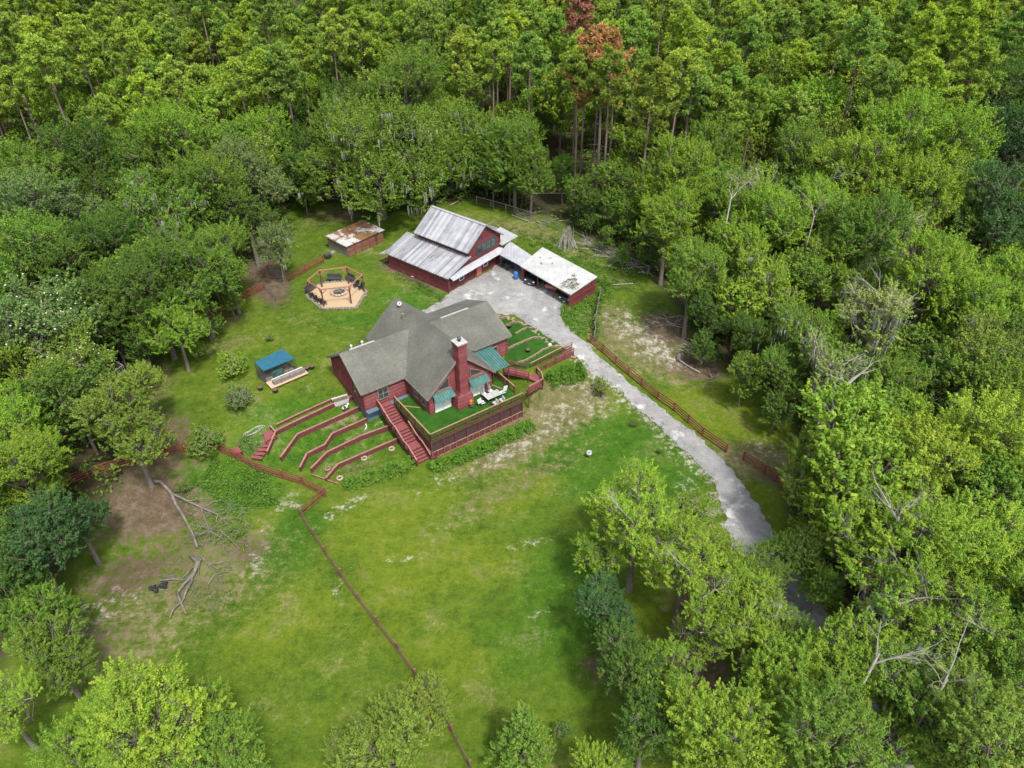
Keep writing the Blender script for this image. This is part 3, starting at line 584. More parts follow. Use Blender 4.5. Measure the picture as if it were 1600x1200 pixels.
sg.build('stringer', M['rail'], st)
railing(st, [(u0-.05, a, b) for a, b in [(4.9, FL)]+path], top=M['cap'], h=.95, sp=1.5, balus=.0)
railing(st, [(u1+.05, a, b) for a, b in path[2:]], top=M['cap'], h=.9, sp=1.5, balus=.0)
ww = MB().slab([(u1+.12, -2.3, .75), (u1+.12, -3.6, .3), (DKu0+.9, -4.1, .25), (DKu0+.2, -3.75, .72)], .06); ww.build('side_platform', M['pink'], st)
# ------------------------------------------------------------------ boardwalk on the right
bwk = empty('boardwalk', (0, 0, 0), 0, 'pinkish red wooden boardwalk ramp from the deck corner to the driveway', 'boardwalk')
def rp(px, py, z): x, y = ray(px, py, z); return (x, y, z)
q1 = [rp(787, 583, 2.45), rp(793, 573, 2.45), rp(828, 581, 2.3), rp(826, 591, 2.3)]
q2 = [rp(826, 591, 2.29), rp(829, 577, 2.29), rp(836, 582, 2.29), rp(846, 592, 2.29), rp(848, 602, 2.29), rp(826, 614, 2.29), rp(821, 609, 2.29), rp(840, 597, 2.29)]
e1 = at(896, 556); e2 = at(893, 545)
q3 = [rp(829, 577, 2.28), (e2[0], e2[1], e2[2]+.12), (e1[0], e1[1], e1[2]+.12), rp(838, 583, 2.28)]
mb = MB()
for q in (q1, q2, q3): mb.slab(q, .12)
mb.build('boards', M['pink'], bwk)
railing(bwk, [q1[0], q1[3]], top=M['rail'], h=.9, balus=.0, nb=2); railing(bwk, [q1[1], rp(822, 578, 2.3)], top=M['rail'], h=.9, balus=.0)
railing(bwk, [q3[3], q3[2]], top=M['rail'], h=.95, balus=.25); railing(bwk, [q3[3], q2[3], q2[4], q2[5]], top=M['cap'], h=.95, balus=.25)
railing(bwk, [q3[0], q3[1]], top=M['tan'], h=.9, balus=.0)
pm = MB()
for q in (q1[0], q1[3], q2[3], q2[4], q2[5], q3[0], q3[3]):
    pm.bar((q[0], q[1], float(hgt(q[0], q[1]))-.2), (q[0], q[1], q[2]-.1), .12)
for f in (.3, .6, .85):
    for a, b in ((q3[0], q3[1]), (q3[3], q3[2])): p = Vector(a).lerp(Vector(b), f); pm.bar((p.x, p.y, float(hgt(p.x, p.y))-.2), (p.x, p.y, p.z-.1), .12)
each(pm, 'support_post', M['rail'], bwk)
# ------------------------------------------------------------------ terraces
def retwall(pts, label, h=.5, w=.16, cap=M['cap'], body=M['pink'], group=None, name='retaining_wall', sub=1.2):
    P = []
    for a, b in zip(pts[:-1], pts[1:]):
        A = at(*a); B = at(*b); n = max(1, int(math.dist(A[:2], B[:2])/sub))
        for k in range(n): P.append((A[0]+(B[0]-A[0])*k/n, A[1]+(B[1]-A[1])*k/n))
    P.append(at(*pts[-1])[:2]); Z_ = [float(hgt(*p)) for p in P]
    e = empty(name, (P[0][0], P[0][1], Z_[0]), 0, label, 'retaining wall', group); o = P[0]+(Z_[0],)
    b_ = MB(); c_ = MB(); s_ = MB()
    for i in range(len(P)-1):
        a = (P[i][0]-o[0], P[i][1]-o[1], Z_[i]-o[2]); b = (P[i+1][0]-o[0], P[i+1][1]-o[1], Z_[i+1]-o[2])
        b_.bar((a[0], a[1], a[2]+h/2-.15), (b[0], b[1], b[2]+h/2-.15), w*.6, h+.3)
        c_.bar((a[0], a[1], a[2]+h+.022), (b[0], b[1], b[2]+h+.022), w, .045)
        d = Vector((b[0]-a[0], b[1]-a[1])).normalized(); nx, ny = d.y, -d.x
        s_.bar((a[0]+nx*w*.5, a[1]+ny*w*.5, a[2]-.1), (a[0]+nx*w*.5, a[1]+ny*w*.5, a[2]+h-.01), .09)
    b_.build('board', M['rail'] if body == M['pink'] else body, e); c_.build('cap', cap, e); s_.build('stake', M['rail'], e); return e
LT = [([(433, 666), (466, 650), (524, 624)], .22, 'low timber edge nearest the back lawn, topmost of the left terrace walls'),
      ([(431, 680), (461, 665), (516, 639), (553, 624)], .45, 'second terrace wall from the back lawn, running up to the white planter tub'),
      ([(562, 642), (520, 661), (466, 685), (440, 721)], .5, 'third terrace wall, long red boards bending once towards the fence'),
      ([(574, 660), (520, 684), (509, 701), (481, 715), (470, 737)], .5, 'zigzag terrace wall with three bends below the house corner'),
      ([(610, 671), (566, 687), (512, 713), (487, 739)], .5, 'fifth terrace wall ending at the low broken fence'),
      ([(624, 690), (566, 715), (529, 731), (510, 753)], .45, 'lowest terrace wall just above the left hedge')]
for pts, h_, lb in LT: retwall(pts, lb, h_*1.25, .2, group='red timber walls of the left terraces')
retwall([(424, 672), (432, 681), (419, 712)], 'short red wall beside the wooden steps at the terrace end', .6, group='red timber walls of the left terraces')
retwall([(488, 743), (508, 750), (530, 758)], 'low broken timber rail closing the terrace ends', .15, .1)
RT = [([(805, 570), (820, 566), (838, 556), (848, 549), (860, 544), (879, 544)], 'curved tan edging nearest the boardwalk on the right terraces'),
      ([(791, 548), (806, 541), (820, 535), (832, 530), (846, 529)], 'second tan terrace edging above the boardwalk'),
      ([(805, 524), (815, 518), (824, 514), (831, 516)], 'third tan terrace edging, short and curved'),
      ([(793, 514), (794, 508), (802, 506), (811, 505)], 'fourth tan terrace edging bent round a dark pot'),
      ([(782, 500), (790, 498)], 'shortest tan terrace edging next to the house roof')]
for pts, lb in RT: retwall(pts, lb, .3, .14, M['tan'], M['grey_wood'], 'tan edgings of the right terraces', sub=.8)
tf = drape('terrace_turf', gpoly([(788, 562), (800, 572), (820, 578), (858, 563), (886, 549), (872, 537), (850, 524), (830, 510), (812, 502), (790, 497), (783, 497), (790, 540)]), .6, .035, M['turf'], None)
tag(tf, 'vivid green artificial turf laid over the right hand terraces', 'turf')
def platform(pts, z, label, stepz=None):
    P = [rp(a, b, z if not stepz else z) for a, b in pts]; o = P[0]; e = empty('wooden_platform', (o[0], o[1], 0), 0, label, 'platform')
    MB().slab([(p[0]-o[0], p[1]-o[1], z) for p in P], .1).build('boards', M['pink'], e)
    f_ = MB()
    for p in P: f_.bar((p[0]-o[0], p[1]-o[1], -.2), (p[0]-o[0], p[1]-o[1], z-.1), .1)
    each(f_, 'support_post', M['rail'], e); return e
zA = at(422, 679)[2]; platform([(411, 677), (424, 671), (431, 680), (415, 690)], zA+.35, 'square red wooden platform at the head of the terrace steps')
platform([(359, 703), (371, 697), (378, 705), (366, 710)], at(368, 704)[2]+.4, 'small detached red platform behind the rail fence')
sx = empty('wooden_steps', at(418, 706)[:2]+(0,), 0, 'worn red wooden steps between the platform and the rail fence', 'steps'); mb = MB(); o = at(418, 706)
for i in range(6):
    a = at(418-i*5, 690+i*5); b = at(431-i*4, 688+i*6.5); z_ = a[2]+.35-i*.04
    mb.bar((a[0]-o[0], a[1]-o[1], z_), (b[0]-o[0], b[1]-o[1], z_), .42, .06)
mb.build('tread', M['pink'], sx)
# stones along the drive edge
rng = random.Random(5)
def rockmesh(s):
    rg = random.Random(s); return MB().ball((0, 0, .25), (1, .8, .5), 7, 5, .18, rg).mesh('stone', M['redstone'])
RM = [rockmesh(i) for i in range(4)]
line = [at(*p) for p in [(786, 494), (800, 498), (815, 506), (830, 514), (845, 524), (858, 532), (872, 540), (884, 548), (900, 560), (908, 568), (918, 578), (926, 590)]]
k = 0
for a, b in zip(line[:-1], line[1:]):
    for j in range(7):
        f = rng.random(); x = a[0]+(b[0]-a[0])*f+rng.gauss(0, .22); y = a[1]+(b[1]-a[1])*f+rng.gauss(0, .22)
        o = bpy.data.objects.new('stone', RM[k % 4]); k += 1; col.objects.link(o); s = rng.uniform(.09, .26)
        o.location = (x, y, float(hgt(x, y))-.02); o.scale = (s, s*rng.uniform(.7, 1), s); o.rotation_euler = (0, 0, rng.uniform(0, 6))
        tag(o, 'rough reddish stone in the border between the right terraces and the driveway', 'stone', 'stones bordering the driveway')
# ------------------------------------------------------------------ barn
BO, BY = (-8.65, 87.02), .9
bn = empty('barn', (BO[0], BO[1], 0), BY, 'dark red barn with ribbed silver metal roofs and a lower lean-to on its left', 'barn')
G0 = 2.7; ar, zr_, ae, ze2, er, ez = 7.68, 9.92, 3.77, 7.24, 11.42, 7.05
L1, L2 = 9.7, 11.8; tt = .07
def ribs(mb, a, b, c, d, step=.42):                 # standing ribs from ridge edge a-b down to eave edge d-c
    a, b, c, d = map(Vector, (a, b, c, d)); n = int((b-a).length/step)
    for i in range(n+1): p = a.lerp(b, i/n); q = d.lerp(c, i/n); mb.bar(p+Vector((0, 0, .03)), q+Vector((0, 0, .04)), .15, .15)
rf = MB()
rf.slab([(ar, -.35, zr_), (ar, L1, zr_), (ae, L1, ze2), (ae, -.35, ze2)], tt); ribs(rf, (ar, -.35, zr_), (ar, L1, zr_), (ae, L1, ze2), (ae, -.35, ze2))
rfo = rf.build('roof', M['tin'], bn)
rf = MB().slab([(ar, -.35, zr_), (er, -.35, ez), (er, L1, ez), (ar, L1, zr_)], tt); ribs(rf, (ar, -.35, zr_), (ar, L1, zr_), (er, L1, ez), (er, -.35, ez))
rf.build('roof', M['tin'], bn)
rf = MB().slab([(4.5, -.3, 6.45), (4.5, L2, 6.45), (-.3, L2, 5.05), (-.3, -.3, 5.05)], tt); ribs(rf, (4.5, -.3, 6.45), (4.5, L2, 6.45), (-.3, L2, 5.05), (-.3, -.3, 5.05))
rf.build('lean_to_roof', M['tin'], bn)
rf = MB().slab([(er-.2, 2.6, ez+.1), (15.2, 2.6, 5.4), (15.2, L1, 5.4), (er-.2, L1, ez+.1)], tt); ribs(rf, (er-.2, 2.6, ez+.1), (er-.2, L1, ez+.1), (15.2, L1, 5.4), (15.2, 2.6, 5.4)); rf.build('side_roof', M['tin'], bn)
MB().slab([(.1, -.95, 4.85), (11.3, -.95, 4.85), (11.3, .02, 5.3), (.1, .02, 5.3)][::1], tt).build('front_canopy', M['tinb'], bn)
MB().slab([(10.9, -.6, 5.75), (14.6, -.6, 5.75), (14.6, 2.7, 6.2), (10.9, 2.7, 6.2)], tt).build('small_side_canopy', M['tinb'], bn)
MB().slab([(.3, L2-.1, 4.7), (-.0, L2+1.5, 4.4), (2.6, L2+1.5, 4.4), (2.9, L2-.1, 4.7)][::-1], tt).build('back_canopy', M['tinb'], bn)
rc = MB().bar((ar, -.37, zr_+.04), (ar, L1+.02, zr_+.04), .4, .05); rc.build('ridge_cap', M['tinb'], rfo)
wb = MB(); s1 = (zr_-ze2)/(ar-ae)
def rz(a): return zr_-abs(a-ar)*s1-.1
wb.wall([(4.3, 0, G0-.3), (11.0, 0, G0-.3), (11.0, 0, rz(11.0)), (ar, 0, rz(ar)), (4.3, 0, rz(4.3))], (0, -1), .15)
wb.wall([(0, 0, G0-.3), (4.3, 0, G0-.3), (4.3, 0, 6.3), (0, 0, 5.05)], (0, -1), .15)
wb.wall([(0, 0, G0-.3), (0, L2-.3, G0-.3), (0, L2-.3, 5.05), (0, 0, 5.05)], (-1, 0), .15)
wb.wall([(4.3, 0, 5.5), (4.3, L1-.2, 5.5), (4.3, L1-.2, rz(4.3)), (4.3, 0, rz(4.3))], (-1, 0), .15)
wb.wall([(4.3, L1-.2, G0-.3), (11.0, L1-.2, G0-.3), (11.0, L1-.2, rz(11)), (ar, L1-.2, rz(ar)), (4.3, L1-.2, rz(4.3))], (0, 1), .15)
wb.wall([(0, L2-.3, G0-.3), (4.3, L2-.3, G0-.3), (4.3, L2-.3, 6.3), (0, L2-.3, 5.05)], (0, 1), .15)
wb.wall([(11.0, 0, G0-.3), (11.0, L1-.2, G0-.3), (11.0, L1-.2, rz(11)), (11.0, 0, rz(11))], (1, 0), .15)
wb.wall([(11.0, 2.9, G0-.3), (14.9, 2.9, G0-.3), (14.9, 2.9, 5.5), (11.0, 2.9, 6.9)], (0, -1), .15)
wb.wall([(14.9, 2.9, G0-.3), (14.9, L1-.2, G0-.3), (14.9, L1-.2, 5.4), (14.9, 2.9, 5.4)], (1, 0), .15)
clap(wb, (0, 0), (4.3, 0), G0, 6.3, (0, -1), lambda z: 0 if z < 5.1 else (z-5.1)/.29, step=.3, d=.04); clap(wb, (4.3, 0), (11.0, 0), G0, zr_-.2, (0, -1), lambda z: max(0, (ar-4.3)-(rz(ar)-z)/s1) if z > rz(4.3) else 0, lambda z: min(6.7, (ar-4.3)+(rz(ar)-z)/s1), step=.3, d=.04)
clap(wb, (0, L2-.3), (0, 0), G0, 5.0, (-1, 0), step=.3, d=.04)
wb.build('wall', M['barnred'], bn)
window(bn, (6.0, 0), (10.1, 0), 6.0, 7.35, (0, -1), 3, frame=M['darkm'])
window(bn, (2.2, 0), (3.1, 0), 3.6, 4.3, (0, -1), 0, frame=M['white'], hbar=False); window(bn, (7.3, 0), (8.2, 0), 3.6, 4.4, (0, -1), 0, frame=M['white'], hbar=False)
window(bn, (11.0, 1.0), (11.0, 2.0), 6.3, 7.0, (1, 0), 0, frame=M['white'], hbar=False)
MB().bar((0, -.05, G0), (0, -.05, 5.0), .14).bar((5.4, -.05, G0), (5.4, -.05, 4.7), .1).bar((11.05, -.05, 4), (11.05, -.05, 7.3), .12).bar((4.35, -.06, 5.4), (4.35, -.06, 7.3), .08).build('corner_board', M['rail'], bn)
MB().wall([(5.9, -.055, G0+.05), (6.9, -.055, G0+.05), (6.9, -.055, 4.6), (5.9, -.055, 4.6)], (0, -1), .02).build('door', M['redpaint'], bn)
# ------------------------------------------------------------------ connector and carport
cp = empty('carport', (1.0, 90.0, 0), 0, 'open three bay carport with flat white sheet roof and leaf stained corner', 'carport'); OX, OY = 1.0, 90.0
def cl(p): return (p[0]-OX, p[1]-OY, p[2])
A_, B_, C_, D_ = [cl(rp(*q)) for q in ((813, 415.5, 4.95), (891.6, 460.5, 4.95), (933.6, 432, 5.35), (847.5, 386, 5.35))]
MB().slab([A_, B_, C_, D_], .14).build('roof', M['whitetin'], cp)
E1, E2, E3, E4 = [cl(rp(*q)) for q in ((780, 397.5, 4.95), (817, 417, 4.92), (833, 401, 5.05), (796, 376, 5.5))]
MB().slab([E1, E2, E3, E4], .08).build('connector_roof', M['tinb'], cp)
def lerp(a, b, f): return tuple(a[i]+(b[i]-a[i])*f for i in range(3))
Af, Bf, Cf, Df = lerp(A_, D_, .06), lerp(B_, A_, .02), lerp(C_, D_, .02), lerp(D_, C_, .03)
Cf = lerp(Cf, B_, .03); Df = lerp(Df, A_, .03)
def wallbetween(mb, a, b, za, zb, z0=G0-.3, t=.12):
    d = Vector((b[0]-a[0], b[1]-a[1])).normalized(); mb.wall([(a[0], a[1], z0), (b[0], b[1], z0), (b[0], b[1], zb), (a[0], a[1], za)], (d.y, -d.x), t)
cw = MB(); wallbetween(cw, Bf, Cf, 4.82, 5.2); wallbetween(cw, Df, Cf, 5.2, 5.2); wallbetween(cw, lerp(A_, B_, .05), lerp(D_, C_, .05), 4.8, 5.2)
wallbetween(cw, lerp(E4, E3, .1), E3, 5.3, 4.9)
cw.build('wall', M['barnred'], cp)
pp = MB()
for f in (.05, .335, .66, .98): p = lerp(A_, B_, f); p = lerp(p, lerp(D_, C_, f), .05); pp.bar((p[0], p[1], G0-.2), (p[0], p[1], 4.82), .15)
for q in (E1, E2): q = lerp(q, E4 if q is E1 else E3, .1); pp.bar((q[0], q[1], G0-.2), (q[0], q[1], 4.9), .12)
pp.bar(lerp(Af, Bf, 0)[:2]+(4.72,), Bf[:2]+(4.72,), .08, .16)
each(pp, 'post', M['rail'], cp)
lv = MB(); rng = random.Random(8)                   # leaf litter lying on the roof corner
nrm_u = Vector(B_)-Vector(A_); nrm_v = Vector(D_)-Vector(A_)
for (fu, fv, sp, cnt) in ((.93, .28, .35, 75), (.83, .22, .4, 75), (.86, .5, .32, 60), (.8, .42, .2, 35), (.8, .62, .2, 22), (.95, .42, .2, 30), (.78, .3, .2, 14), (.22, .44, .12, 9), (.36, .62, .1, 5), (.13, .6, .1, 5), (.88, .35, .25, 30), (.27, .75, .1, 4)):
    for i in range(cnt):
        p = Vector(A_)+nrm_u*(fu+rng.gauss(0, sp/10.5))+nrm_v*(fv+rng.gauss(0, sp/6)); s = rng.uniform(.05, .14); a = rng.uniform(0, 6); z_ = p.z+.02+rng.uniform(0, .02)
        lv.add([(p.x+s*math.cos(a+k*1.57), p.y+s*math.sin(a+k*1.57)*.7, z_) for k in range(4)], [(0, 1, 2, 3)])
lvo = lv.build('leaf_litter', simple('dead_leaves', (.1, .095, .07), .95, var=.5), None); lvo.location = (OX, OY, 0); tag(lvo, 'dark patches of fallen leaves on the white carport roof', 'leaf litter', kind='stuff')
def car(loc, rz_, c, label, group=None):
    e = empty('parked_car', loc, rz_, label, 'car', group)
    prof = [(-2.2, .35), (-2.25, .7), (-2.15, .95), (-1.1, 1.05), (-.45, 1.52), (.9, 1.56), (1.7, 1.2), (2.2, 1.05), (2.25, .6), (2.15, .3)]
    b = MB(); W = .9
    def ww_(z): return W if z < 1.0 else W-.2*(z-1.0)/.5
    n = len(prof); b.add([(x, -ww_(z), z) for x, z in prof]+[(x, ww_(z), z) for x, z in prof], [tuple(range(n)), tuple(range(2*n-1, n-1, -1))]+[(i, n+i, n+(i+1) % n, (i+1) % n) for i in range(n)])
    bo = b.build('body', M['car'], e, False, .07); bo.color = c+(1,)
    MB().add([(-1.08, -.74, 1.08), (-1.08, .74, 1.08), (-.5, .66, 1.5), (-.5, -.66, 1.5)], [(0, 1, 2, 3)]).build('windscreen', M['glass'], e).location = (-.03, 0, .03)
    for s in (-1, 1):
        MB().wall([(-.85, s*(W-.01), 1.06), (1.5, s*(W-.01), 1.06), (.85, s*(W-.095), 1.47), (-.4, s*(W-.095), 1.47)], (0, s), -.015).build('side_window', M['glass'], e)
        MB().ball((-2.18, s*.66, .78), (.08, .2, .1), 8, 6).build('headlight', M['white'], e)
        for x in (-1.4, 1.4):
            w_ = MB().tube([(x, s*(W-.22), .33), (x, s*(W+.02), .33)], [.33, .33], 16).build('wheel', M['tyre'], e)
            MB().tube([(x, s*(W+.015), .33), (x, s*(W+.035), .33)], [.19, .19], 10).build('rim', M['white'], w_)
    MB().box(-2.27, -2.24, -.35, .35, .5, .72).build('grille', M['darkm'], e); MB().box(-2.275, -2.24, -.2, .2, .36, .46).build('licence_plate', M['white'], e); return e
dv = (Vector(D_)-Vector(A_)); ang = math.atan2(dv.y, dv.x)
for f, c, lb in ((.2, (.012, .013, .018), 'black car parked nose out in the left bay of the carport'), (.86, (.012, .018, .035), 'dark blue car deep in the right end bay of the carport')):
    p = Vector(A_)+(Vector(B_)-Vector(A_))*f+dv.normalized()*(2.1 if f < .5 else 2.6); car((p.x+OX, p.y+OY, G0), ang, c, lb)
p = Vector(A_)+(Vector(B_)-Vector(A_))*.54+dv.normalized()*2.2
tl = empty('utility_trailer', (p.x+OX, p.y+OY, G0), ang, 'faded red utility trailer parked in the middle bay of the carport', 'trailer')
MB().box(-1.1, 1.2, -.8, .8, .5, .58).box(-1.15, -1.08, -.8, .8, .58, .95).box(-1.1, 1.2, -.86, -.8, .5, .95).box(-1.1, 1.2, .8, .86, .5, .95).build('bed', M['redpaint'], tl)
for s in (-1, 1): MB().tube([(.1, s*.9, .3), (.1, s*1.05, .3)], [.3, .3], 12).build('wheel', M['tyre'], tl)
MB().bar((-1.1, 0, .5), (-2.0, 0, .45), .08).build('tow_bar', M['darkm'], tl)
x, y, _ = at(806, 436); bb = empty('blue_barrel', (x, y, G0), 0, 'blue plastic barrel by the post between barn and carport', 'barrel')
MB().tube([(0, 0, 0), (0, 0, .1), (0, 0, .5), (0, 0, .95), (0, 0, 1.05)], [.26, .3, .32, .3, .26], 14).build('body', M['bluep'], bb, True); MB().tube([(0, 0, 1.05), (0, 0, 1.09)], [.27, .27], 14).build('lid', M['bluep'], bb)
x, y, _ = at(792, 425); mw = empty('riding_mower', (x, y+1.2, G0), 2.2, 'dark riding mower in the shaded gap beside the barn', 'mower')
MB().box(-.8, .1, -.35, .35, .35, .85).box(.1, .8, -.3, .3, .35, .5).build('body', M['darkm'], mw, bevel=.05); MB().box(.25, .75, -.25, .25, .55, .65).box(.68, .76, -.25, .25, .6, 1.0).build('seat', M['black'], mw)
MB().tube([(-.1, 0, .85), (.05, 0, 1.1)], [.03, .15], 8).build('steering_wheel', M['black'], mw)
for xx, rr in ((-.6, .2), (.5, .3)):
    for s in (-1, 1): MB().tube([(xx, s*.36, rr), (xx, s*.55, rr)], [rr, rr], 12).build('wheel', M['tyre'], mw)
# ------------------------------------------------------------------ rusty shed
SA, SB, SC = rp(507, 369, 4.75), rp(541, 385.5, 4.55), rp(601, 359, 4.6)
S0 = SB; sh = empty('shed', (S0[0], S0[1], 0), 0, 'low weathered shed with rusty brown and white sheet roof beside the oak', 'shed')
def rel(p): return (p[0]-S0[0], p[1]-S0[1], p[2])
a, b, c = rel(SA), rel(SB), rel(SC); d = (a[0]+c[0]-b[0], a[1]+c[1]-b[1], 4.85)
MB().slab([b, c, d, a], .07).build('roof', M['rusty'], sh)
sw_ = MB(); i_ = lambda p, q, f=.04: lerp(p, q, f)
b2, c2, d2, a2 = i_(b, d), i_(c, a), i_(d, b), i_(a, c)
wallbetween(sw_, b2, c2, 4.45, 4.5, 2.4, .08); wallbetween(sw_, c2, d2, 4.5, 4.7, 2.4, .08); wallbetween(sw_, d2, a2, 4.7, 4.6, 2.4, .08); sw_.build('wall', M['shedwall'], sh)
g_ = MB(); wallbetween(g_, a2, b2, 4.6, 4.45, 2.4, .08); g_.build('end_wall', M['grey_wood'], sh)
f_ = MB()
for k in range(1, 5): q = lerp(b2, c2, k/5); f_.bar((q[0]+.03, q[1]-.05, 2.5), (q[0]+.03, q[1]-.05, 4.4), .1)
f_.bar(lerp(b2, c2, 0)[:2]+(3.5,), c2[:2]+(3.5,), .06, .12); f_.build('batten', M['fence'], sh)
x, y, z = at(513, 403); wc = empty('garden_cart', (x, y, z), .6, 'dark garden cart with spoked wheels beside the shed', 'cart')
MB().box(-.5, .5, -.35, .35, .35, .7).build('tray', M['darkm'], wc)
for s in (-1, 1): MB().tube([(0, s*.4, .32), (0, s*.46, .32)], [.32, .32], 12).build('wheel', M['black'], wc)
MB().bar((.5, .2, .6), (1.1, .2, .8), .04).bar((.5, -.2, .6), (1.1, -.2, .8), .04).build('handle', M['white'], wc)
# ------------------------------------------------------------------ rail fences
def fence(pts, label, h=1.25, rails=4, sp=2.4, m='fence', group=None, name='rail_fence', wire=False, jitter=.0, seed=0):
    rg = random.Random(seed); A = [at(*p) for p in pts]; P = []
    for a, b in zip(A[:-1], A[1:]):
        n = max(1, round(math.dist(a[:2], b[:2])/sp))
        for k in range(n): P.append((a[0]+(b[0]-a[0])*k/n+rg.gauss(0, jitter), a[1]+(b[1]-a[1])*k/n+rg.gauss(0, jitter)))
    P.append(A[-1][:2]); P = [(p[0], p[1], float(hgt(*p[:2]))) for p in P]; o = P[0]
    e = empty(name, o, 0, label, 'fence', group); P = [(p[0]-o[0], p[1]-o[1], p[2]-o[2]) for p in P]
    for i, p in enumerate(P):
        if i < 95: MB().bar((p[0], p[1], p[2]-.2), (p[0]+rg.gauss(0, .03), p[1]+rg.gauss(0, .03), p[2]+h+.05), .17).build('post', M[m], e)
    r_ = MB()
    for a, b in zip(P[:-1], P[1:]):
        d = Vector((b[0]-a[0], b[1]-a[1])).normalized()*.085; nx, ny = d.y, -d.x
        for k in range(rails):
            z_ = .22+k*(h-.25)/(max(1, rails-1)); j = rg.gauss(0, .02)
            r_.bar((a[0]+nx, a[1]+ny, a[2]+z_+j), (b[0]+nx, b[1]+ny, b[2]+z_+rg.gauss(0, .02)), .035 if not wire or k == rails-1 else .02, .14 if not wire or k == rails-1 else .02)
    r_.build('rail', M[m], e)
    if wire:
        w_ = MB()
        for a, b in zip(P[:-1], P[1:]):
            for k in range(9): f = k/9; w_.bar((a[0]+(b[0]-a[0])*f, a[1]+(b[1]-a[1])*f, a[2]+(b[2]-a[2])*f), (a[0]+(b[0]-a[0])*f, a[1]+(b[1]-a[1])*f, a[2]+(b[2]-a[2])*f+h), .018)
        w_.build('wire', M['darkm'], e)
    return e
fence([(922, 535), (961, 569), (1002, 603), (1053, 642), (1097, 681), (1134, 707)], 'long four rail reddish fence along the right edge of the driveway')
fence([(1161, 719), (1194, 739), (1212, 750)], 'short isolated piece of red rail fence beyond the gap right of the driveway', 1.2)
fence([(1213, 750), (1224, 762)], 'collapsed dark rail fence piece under the leaning tree', .5, 2)
fence([(928, 531), (929, 505), (934, 478), (937, 462)], 'vine covered dark board fence running back from the driveway fence', 1.3, 5, 2.2, 'grey_wood')
fence([(346, 706), (378, 721), (406, 736), (441, 747), (474, 757), (509, 776)], 'sagging red rail fence passing below the terrace ends', 1.2, 4, 2.2, 'fence', jitter=.05)
fence([(509, 776), (472, 808)], 'short corner stretch of rail fence turning towards the lawn', 1.2, 3)
fence([(472, 808), (492, 840), (510, 867), (533, 901), (562, 940), (590, 977), (622, 1017), (650, 1058), (680, 1100), (706, 1145), (735, 1200), (760, 1250)], 'long brown rail fence dividing the front lawn from the left pasture', 1.15, 3, 2.6, 'brownfence')
fence([(346, 706), (318, 702), (287, 706), (262, 713)], 'red rail fence half hidden by the bush left of the platform', 1.15, 4)
fence([(262, 713), (200, 728), (140, 747), (73, 770), (20, 788)], 'dark red rail fence emerging from behind the olive tree', 1.15, 4)
fence([(195, 560), (227, 549), (262, 530)], 'red rail fence glimpsed beside the pens under the trees', 1.15, 4)
fence([(330, 498), (350, 490), (370, 478), (392, 463), (414, 452)], 'red rail fence left of the open grey gate', 1.2, 4)
fence([(449, 441), (478, 425), (506, 410)], 'red rail fence from the gate to the shed', 1.2, 4)
fence([(745, 318), (790, 330), (830, 343), (872, 360), (910, 380), (960, 402), (1012, 428)], 'grey wire and post fence along the forest edge behind the carport', 1.3, 3, 3, 'grey_wood', wire=True)
for (p, q, lb) in (((414, 452), (434, 470), 'grey wire gate leaf standing open on the near side'), ((423, 428), (448, 443), 'grey wire gate leaf overgrown by the willowy tree')):
    a, b = at(*p), at(*q); e = empty('gate', a, 0, lb, 'gate'); b = (b[0]-a[0], b[1]-a[1], b[2]-a[2]); f_ = MB()
    for z_ in (.15, .6, 1.15): f_.bar((0, 0, z_), (b[0], b[1], b[2]+z_), .05)
    for k in range(13): f_.bar((b[0]*k/12, b[1]*k/12, b[2]*k/12+.1), (b[0]*k/12, b[1]*k/12, b[2]*k/12+1.2), .03 if k % 6 else .06)
    f_.build('gate_frame', M['grey_wood'], e)
# ------------------------------------------------------------------ fire pit and pergola
fc = at(528, 459); R6 = 4.1
fp = empty('swing_pergola', (fc[0], fc[1], fc[2]), 0, 'hexagonal open timber pergola standing over the tan gravel fire pit', 'pergola')
hexg = [at(*p) for p in [(479, 464), (504, 484), (557, 482), (573, 456), (546, 439), (496, 444)]]
hx = [(p[0]-fc[0], p[1]-fc[1]) for p in hexg]
gp = bpy.data.objects.new; cx, cy = sum(p[0] for p in hx)/6, sum(p[1] for p in hx)/6
gb = MB().slab([(p[0], p[1], .1) for p in hx], .3); gpo = gb.build('gravel_pad', M['sandpit'], None); gpo.location = fc; tag(gpo, 'tan hexagonal gravel pad under the timber pergola', 'gravel pad')
ed = empty('pit_border', fc, 0, 'dark stone and timber border round the hexagonal gravel pad', 'border'); m_ = MB(); rng = random.Random(2)
for i in range(6):
    a, b = hx[i], hx[(i+1) % 6]; n = int(math.dist(a, b)/.4)
    for k in range(n):
        f = (k+.5)/n; m_.ball((a[0]+(b[0]-a[0])*f, a[1]+(b[1]-a[1])*f, .1), (.24, .2, .2), 7, 5, .2, rng)
m_.build('border_stones', M['grey_wood'], ed)
top = [rp(*q) for q in ((480, 439.5, fc[2]+2.6), (501.5, 453, fc[2]+2.6), (545, 448.5, fc[2]+2.6), (565.5, 430.5, fc[2]+2.6), (541.5, 418, fc[2]+2.6), (499, 423, fc[2]+2.6))]
tp = [(p[0]-fc[0], p[1]-fc[1], 2.6) for p in top]; ps = MB(); bm = MB()
